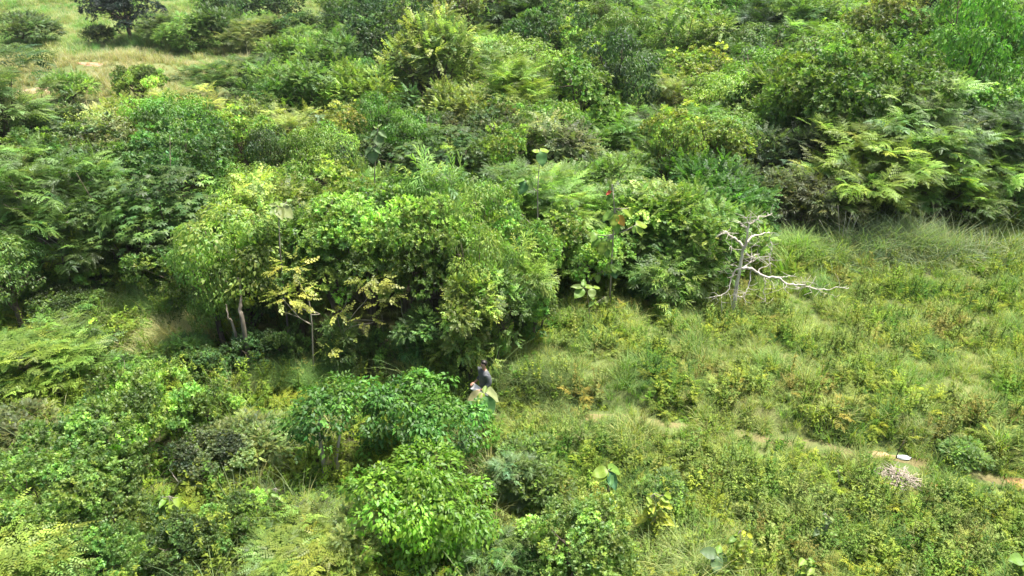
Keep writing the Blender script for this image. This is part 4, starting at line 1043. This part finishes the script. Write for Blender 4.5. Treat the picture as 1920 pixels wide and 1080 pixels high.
def herb(name, cl, n, R, H, seed, k=1.0, stems=5):
    r = np.random.RandomState(seed); b = MB()
    d = r.normal(size=(n, 3)); d /= np.linalg.norm(d, axis=1)[:, None]; d[:, 2] = abs(d[:, 2]); P = d * [R, R, H] * r.uniform(.35, 1.0, n)[:, None]
    fill_crown(b, cl, P, d, r, k, leaf_cols(P, r, .25, .2, .25, .3))
    for i in range(stems): e = P[r.randint(n)]; b.tube([(0, 0, -.02), e * .5 + [0, 0, .03], e], [.008, .004], 3, (.7, .6, .5))
    o = bpy.data.objects.new(name, b.mesh(name, M_TINT)); LIB.objects.link(o); return o
def upright(name, H, n, seed, L=.11, leaf=None):
    r = np.random.RandomState(seed); b = MB()
    for s in range(3):
        a = r.uniform(0, 2 * PI); tip = np.array([math.cos(a) * .12, math.sin(a) * .12, H * r.uniform(.7, 1)]); b.tube([(0, 0, -.02), tip * [.4, .4, .5], tip], [.008, .004], 3, (.8, .8, .6))
        t = r.uniform(.2, 1, n); P = tip * t[:, None]; an = r.uniform(0, 2 * PI, n); Y = np.stack([np.cos(an), np.sin(an), r.uniform(-.2, .5, n)], 1); Z = np.tile([0, 0, 1.0], (n, 1)) + r.normal(0, .2, (n, 3))
        v = r.uniform(.75, 1.3, (n, 1)); b.stamp(leaf or leaf4(L, .45), frames(Y, Z) * (1.25 - .6 * t)[:, None, None], P, np.repeat(v, 3, 1))
    o = bpy.data.objects.new(name, b.mesh(name, M_TINT)); LIB.objects.link(o); return o
GRASS_LOW = [tuft("grass_tuft", 30, .26, .14, .8, .006, s) for s in (1, 2, 3)]
GRASS_MID = [tuft("grass_tuft", 34, .5, .14, .8, .007, s) for s in (4, 5, 6)]
GRASS_TALL = [tuft("reed_tuft", 34, 1.15, .16, .95, .010, s, 4) for s in (7, 8, 9)]
HERB = [herb("weed", 'tiny', 16, .17, .2, 11, .6), herb("weed", 'oval', 12, .2, .22, 12, .6), herb("weed", 'broad', 9, .2, .24, 13, .5), herb("weed", 'tiny', 18, .2, .16, 14, .5), herb("weed", 'fern', 7, .12, .2, 15, .45)]
UP = [upright("upright_weed", .55, 9, 21), upright("upright_weed", .75, 12, 22, .1), upright("upright_weed", .6, 14, 23, .07)]

def scatter(name, label, cat, protos, P, sc, tint, tilt, seed, kind="stuff"):
    r = np.random.RandomState(seed); n = len(P)
    me = bpy.data.meshes.new(name); me.vertices.add(n); me.vertices.foreach_set("co", P.astype(np.float32).ravel())
    def attr(nm, ty, key, arr): a = me.attributes.new(nm, ty, 'POINT'); a.data.foreach_set(key, np.ascontiguousarray(arr).ravel())
    attr("rot", 'FLOAT_VECTOR', "vector", np.stack([r.normal(0, tilt, n), r.normal(0, tilt, n), r.uniform(0, 2 * PI, n)], 1).astype(np.float32))
    attr("sc", 'FLOAT_VECTOR', "vector", sc.astype(np.float32)); attr("pick", 'INT', "value", r.randint(0, len(protos), n).astype(np.int32))
    attr("tint", 'FLOAT_COLOR', "color", np.concatenate([tint, np.ones((n, 1))], 1).astype(np.float32))
    o = link(name, me); tag(o, label, cat, None, kind)
    c = bpy.data.collections.new(name + "_kinds")
    for p in protos: c.objects.link(p)
    g = bpy.data.node_groups.new(name, 'GeometryNodeTree'); g.interface.new_socket("Geometry", in_out='INPUT', socket_type='NodeSocketGeometry'); g.interface.new_socket("Geometry", in_out='OUTPUT', socket_type='NodeSocketGeometry')
    N, K = g.nodes.new, g.links.new
    i = N("NodeGroupInput"); ou = N("NodeGroupOutput"); m2p = N("GeometryNodeMeshToPoints"); iop = N("GeometryNodeInstanceOnPoints"); ci = N("GeometryNodeCollectionInfo")
    ci.inputs["Collection"].default_value = c; ci.inputs["Separate Children"].default_value = True; ci.inputs["Reset Children"].default_value = True
    def na(nm, ty): a = N("GeometryNodeInputNamedAttribute"); a.data_type = ty; a.inputs["Name"].default_value = nm; return a.outputs[0]
    K(i.outputs[0], m2p.inputs[0]); K(m2p.outputs[0], iop.inputs["Points"]); K(ci.outputs[0], iop.inputs["Instance"]); iop.inputs["Pick Instance"].default_value = True
    K(na("pick", 'INT'), iop.inputs["Instance Index"])
    e2r = N("FunctionNodeEulerToRotation"); K(na("rot", 'FLOAT_VECTOR'), e2r.inputs[0]); K(e2r.outputs[0], iop.inputs["Rotation"]); K(na("sc", 'FLOAT_VECTOR'), iop.inputs["Scale"])
    K(iop.outputs[0], ou.inputs[0])
    md = o.modifiers.new("scatter", 'NODES'); md.node_group = g
    return o
rs = np.random.RandomState(77)
def sample(n, y0, y1, power=1.0, margin=1.06):
    """ground points in the wedge of land in front of the camera, denser near it for power > 1"""
    y = y0 + (y1 - y0) * rs.rand(n) ** power; half = (.70 * (y * CP + CAM_H * SP)) * margin + .6; x = rs.uniform(-1, 1, n) * half
    keep = rs.rand(n) < half / half.max() * 1.0 if power == 1.0 else np.ones(n, bool)
    return x[keep], y[keep]
def clear_of(x, y, path=.36, bare=True):
    ok = np.abs(y - path_y(x)) * .9 > path * (.42 + .45 * noise2(x, y, .8, 9)) * (smooth(-1, 3, x)) - .02 * (x < 2)
    for a, b, w_, h_ in BARE: ok &= ((x - a) / w_) ** 2 + ((y - b) / h_) ** 2 > .8
    ok &= ((x - hp.location[0]) / .52) ** 2 + ((y - hp.location[1] + .15) / .55) ** 2 > 1
    ok &= ((x - sk.location[0]) / .35) ** 2 + ((y - sk.location[1] + .2) / .4) ** 2 > 1
    return ok
def near_plants(x, y, f=.75, big=.8):
    s = np.zeros(len(x), bool)
    for a, b, q in PLANTS:
        if q > big: s |= (x - a) ** 2 + (y - b) ** 2 < (q * f) ** 2
    return s
def tints(x, y, cols, seed, size=2.5, var=.18):
    """mixes a few leaf colours in patches"""
    k = len(cols); n1 = noise2(x, y, size, seed) + rs.normal(0, .45, len(x)); q = np.clip((n1 + 1.4) / 2.8, 0, .999) * (k - 1); i = q.astype(int); f = (q - i)[:, None]; c = np.array(cols, float)
    return (c[i] * (1 - f) + c[np.minimum(i + 1, k - 1)] * f) * np.exp(rs.normal(0, var, (len(x), 1)))
def at_ground(x, y): return np.stack([x, y, gz(x, y)], 1)
def sc3(n, a, b, hz=(.8, 1.3)): s = rs.uniform(a, b, n); return np.stack([s, s, s * rs.uniform(*hz, n)], 1)
MEADOW = gpoly([(930, 700), (1060, 575), (1370, 560), (1385, 440), (2200, 400), (2200, 980), (1500, 830), (930, 790)])
SLOPE = gpoly([(930, 785), (1500, 835), (2200, 960), (2200, 1250), (930, 1250)])
WESTG = gpoly([(150, 560), (270, 510), (420, 560), (430, 720), (300, 760), (180, 700)])
GR_COLS = [(.11, .22, .03), (.19, .30, .04), (.27, .34, .055), (.35, .36, .09), (.19, .30, .04), (.13, .25, .03), (.09, .19, .03)]
HB_COLS = [(.09, .20, .03), (.18, .29, .04), (.29, .34, .05), (.14, .23, .05), (.24, .30, .09), (.25, .23, .06)]
# meadow grass
x, y = sample(85000, 9.5, 36); q = (in_poly(x, y, MEADOW) | in_poly(x, y, SLOPE)) & clear_of(x, y) ; x, y = x[q], y[q]
scatter("grass", "rough green and straw grass of the open meadow slope", "grass", GRASS_MID[:2] + GRASS_LOW, at_ground(x, y), sc3(len(x), .6, 1.1) * (.62 + .55 * np.clip(noise2(x, y, 1.5, 33) + .6, 0, 1.6))[:, None], tints(x, y, GR_COLS, 31), .12, 1)
x, y = sample(58000, 9.5, 36); q = (in_poly(x, y, MEADOW) | in_poly(x, y, SLOPE)) & clear_of(x, y, .42) & ((noise2(x, y, 2.0, 41) > -.35) | (y < path_y(x))); x, y = x[q], y[q]
scatter("weeds", "low leafy weeds mixed into the meadow grass", "weeds", HERB + UP, at_ground(x, y), sc3(len(x), .55, 1.35) * (1 - .45 * np.exp(-((y - path_y(x) + .5) / .7) ** 2))[:, None], tints(x, y, HB_COLS, 42, 1.6), .1, 2)
x, y = sample(20000, 9.5, 18); q = in_poly(x, y, SLOPE) & clear_of(x, y, .5) & (y < path_y(x) - 1.0) & (noise2(x, y, 1.7, 47) > -.25); x, y = x[q], y[q]
scatter("slope_weeds", "dense darker leafy weeds on the slope below the path", "weeds", HERB + UP, at_ground(x, y), sc3(len(x), .6, 1.2), tints(x, y, [(.09, .18, .04), (.17, .28, .05), (.26, .33, .08), (.13, .22, .06), (.28, .32, .12)], 48, 1.3), .12, 12)
x, y = sample(9000, 9.5, 36); q = in_poly(x, y, MEADOW) & clear_of(x, y, .6) & (noise2(x, y, 2.6, 58) > .8); x, y = x[q], y[q]
scatter("tall_grass", "taller grass tufts standing in islands on the meadow", "grass", GRASS_TALL + UP, at_ground(x, y), sc3(len(x), .35, .65), tints(x, y, [(.14, .28, .05), (.24, .34, .08), (.34, .38, .13)], 59), .2, 13)
# scrub floor on the near left and below the thicket
x, y = sample(26000, 9.0, 34); q = ~(in_poly(x, y, MEADOW) | in_poly(x, y, SLOPE)) & (y < 27) & clear_of(x, y, .25) & ~in_poly(x, y, RECESS); x, y = x[q], y[q]
scatter("undergrowth", "leafy undergrowth covering the ground between the shrubs", "undergrowth", HERB + UP, at_ground(x, y), sc3(len(x), .7, 1.7), tints(x, y, [(.08, .17, .03), (.16, .27, .035), (.25, .31, .05), (.11, .21, .04)], 52, 2.2), .15, 3)
x, y = sample(16000, 9.0, 30); q = ~(in_poly(x, y, MEADOW) | in_poly(x, y, SLOPE)) & (y < 24) & (noise2(x, y, 2.4, 63) > .1) & ~near_plants(x, y, .7); x, y = x[q], y[q]
scatter("scrub_grass", "tufts of arching grass between the shrubs", "grass", GRASS_MID + GRASS_TALL[:1], at_ground(x, y), sc3(len(x), .7, 1.2), tints(x, y, [(.1, .18, .03), (.2, .26, .07), (.28, .28, .1)], 64), .15, 4)
# tall reeds
def reeds(name, label, centre_px, n, rx, ry, size, cols, seed, lean=None, tilt=.12):
    c = ground(*centre_px); a = rs.uniform(0, 2 * PI, n); q = np.abs(rs.normal(0, .62, n)); x = c[0] + np.cos(a) * q * rx; y = c[1] + np.sin(a) * q * ry
    o = scatter(name, label, "grass", GRASS_TALL, at_ground(x, y), sc3(n, size * .75, size * 1.2), tints(x, y, cols, seed), tilt, seed)
    if lean:
        m = o.data.attributes["rot"]; v = np.zeros(n * 3, np.float32); m.data.foreach_get("vector", v); v = v.reshape(-1, 3); v[:, 0] += lean[0]; v[:, 1] += lean[1]; v[:, 2] = rs.uniform(0, 2 * PI, n); m.data.foreach_set("vector", v.ravel())
    return o
ST = [(.26, .34, .07), (.36, .38, .11), (.44, .41, .15), (.22, .33, .06)]; GN = [(.14, .29, .04), (.22, .36, .05), (.32, .40, .09)]
reeds("reed_bed", "straw-coloured arching reeds beside the dark hollow", (330, 645), 130, 1.5, 1.1, .9, ST, 71)
reeds("reed_bed", "green reeds in front of the dark hollow", (310, 590), 130, 2.0, 1.0, 1.0, GN, 72)
reeds("reed_bed", "tall grey-green reeds leaning over at the grove's foot", (1690, 478), 330, 4.2, 1.2, 1.35, [(.17, .25, .09), (.25, .31, .14), (.3, .33, .16)], 73, (.1, .55))
reeds("reed_bed", "tall green grass behind the dead tree's long limb", (1490, 480), 150, 2.4, 1.3, 1.1, GN, 74, (.05, .25))
reeds("reed_bed", "tall arching straw grass at the bottom beside the yellow plant", (1300, 1070), 45, 1.1, .7, .72, [(.2, .33, .06), (.3, .38, .09), (.4, .42, .13)], 75, (0, .2))
reeds("reed_bed", "green reed clump beside the trunk of the vine mounds", (600, 985), 70, .75, .6, .6, [(.1, .22, .03), (.16, .28, .05)], 76)
reeds("reed_bed", "grass along the thicket front under the yellow sprays", (520, 722), 170, 2.3, .5, .7, GN, 77)
reeds("reed_bed", "dark grass bank behind the person", (1010, 745), 150, 1.7, .8, .55, [(.1, .18, .03), (.15, .2, .05)], 78)
reeds("reed_bed", "grass between the scrub shrubs at the bottom edge", (260, 1050), 120, 1.4, .6, .65, GN, 79)
# far grassland and glades
x, y = sample(90000, 30, 150, 1.0); 
q = ~in_poly(x, y, THICKET) & ~(in_poly(x, y, MEADOW)) & clear_of(x, y); 
for g in GLADES: q |= in_poly(x, y, g)
x, y = x[q], y[q]; s = 1.0 + .006 * y
n = len(x); sc = sc3(n, .9, 1.5) * (.6 + .7 * np.clip(noise2(x, y, 6, 85) + .5, 0, 1.5))[:, None] * s[:, None]
tc_ = tints(x, y, [(.12, .27, .05), (.17, .32, .07), (.27, .34, .1), (.4, .37, .19), (.15, .3, .06), (.1, .24, .05)], 81, 9)
c0 = hit_z(170, 135, .8); k_ = np.clip(1.0 * np.exp(-((x - c0[0]) / 17) ** 2 - ((y - c0[1]) / 12) ** 2) + rs.normal(0, .25, n), 0, .9)[:, None]
tc_ = tc_ * (1 - k_) + np.array([.38, .33, .16]) * k_
scatter("far_grass", "pale grass of the far grassland and the small glades", "grass", GRASS_MID, at_ground(x, y), sc, tc_, .15, 5)
# dim undergrowth deeper in the thicket
x, y = sample(26000, 24, 110, 1.0); q = in_poly(x, y, THICKET) & (y > 25); x, y = x[q], y[q]; n = len(x)
scatter("thicket_undergrowth", "low leafy undergrowth between the thicket's trees", "undergrowth", HERB + UP, at_ground(x, y), sc3(n, 1.6, 3.2) * (1 + .008 * y)[:, None], tints(x, y, [(.10, .19, .03), (.18, .27, .04), (.28, .31, .06)], 91, 5), .15, 6)

# ------------------------------------------------------------------ thin humid air over the whole place
hz = bpy.data.meshes.new("haze"); x0, x1, y0, y1, z0, z1 = -900, 900, -60, 900, -6, 14.5
hz.from_pydata([(x, y, z) for x in (x0, x1) for y in (y0, y1) for z in (z0, z1)], [], [(0, 1, 3, 2), (4, 6, 7, 5), (0, 4, 5, 1), (2, 3, 7, 6), (0, 2, 6, 4), (1, 5, 7, 3)])
hm = bpy.data.materials.new("humid_air"); hm.use_nodes = True; n_ = hm.node_tree; n_.nodes.clear()
pv = n_.nodes.new("ShaderNodeVolumePrincipled"); pv.inputs["Color"].default_value = (.86, .92, .96, 1); pv.inputs["Density"].default_value = .00016
om = n_.nodes.new("ShaderNodeOutputMaterial"); n_.links.new(pv.outputs[0], om.inputs["Volume"])
hz.materials.append(hm); tag(link("haze", hz), "thin pale haze over the far thicket", "haze", kind="stuff")
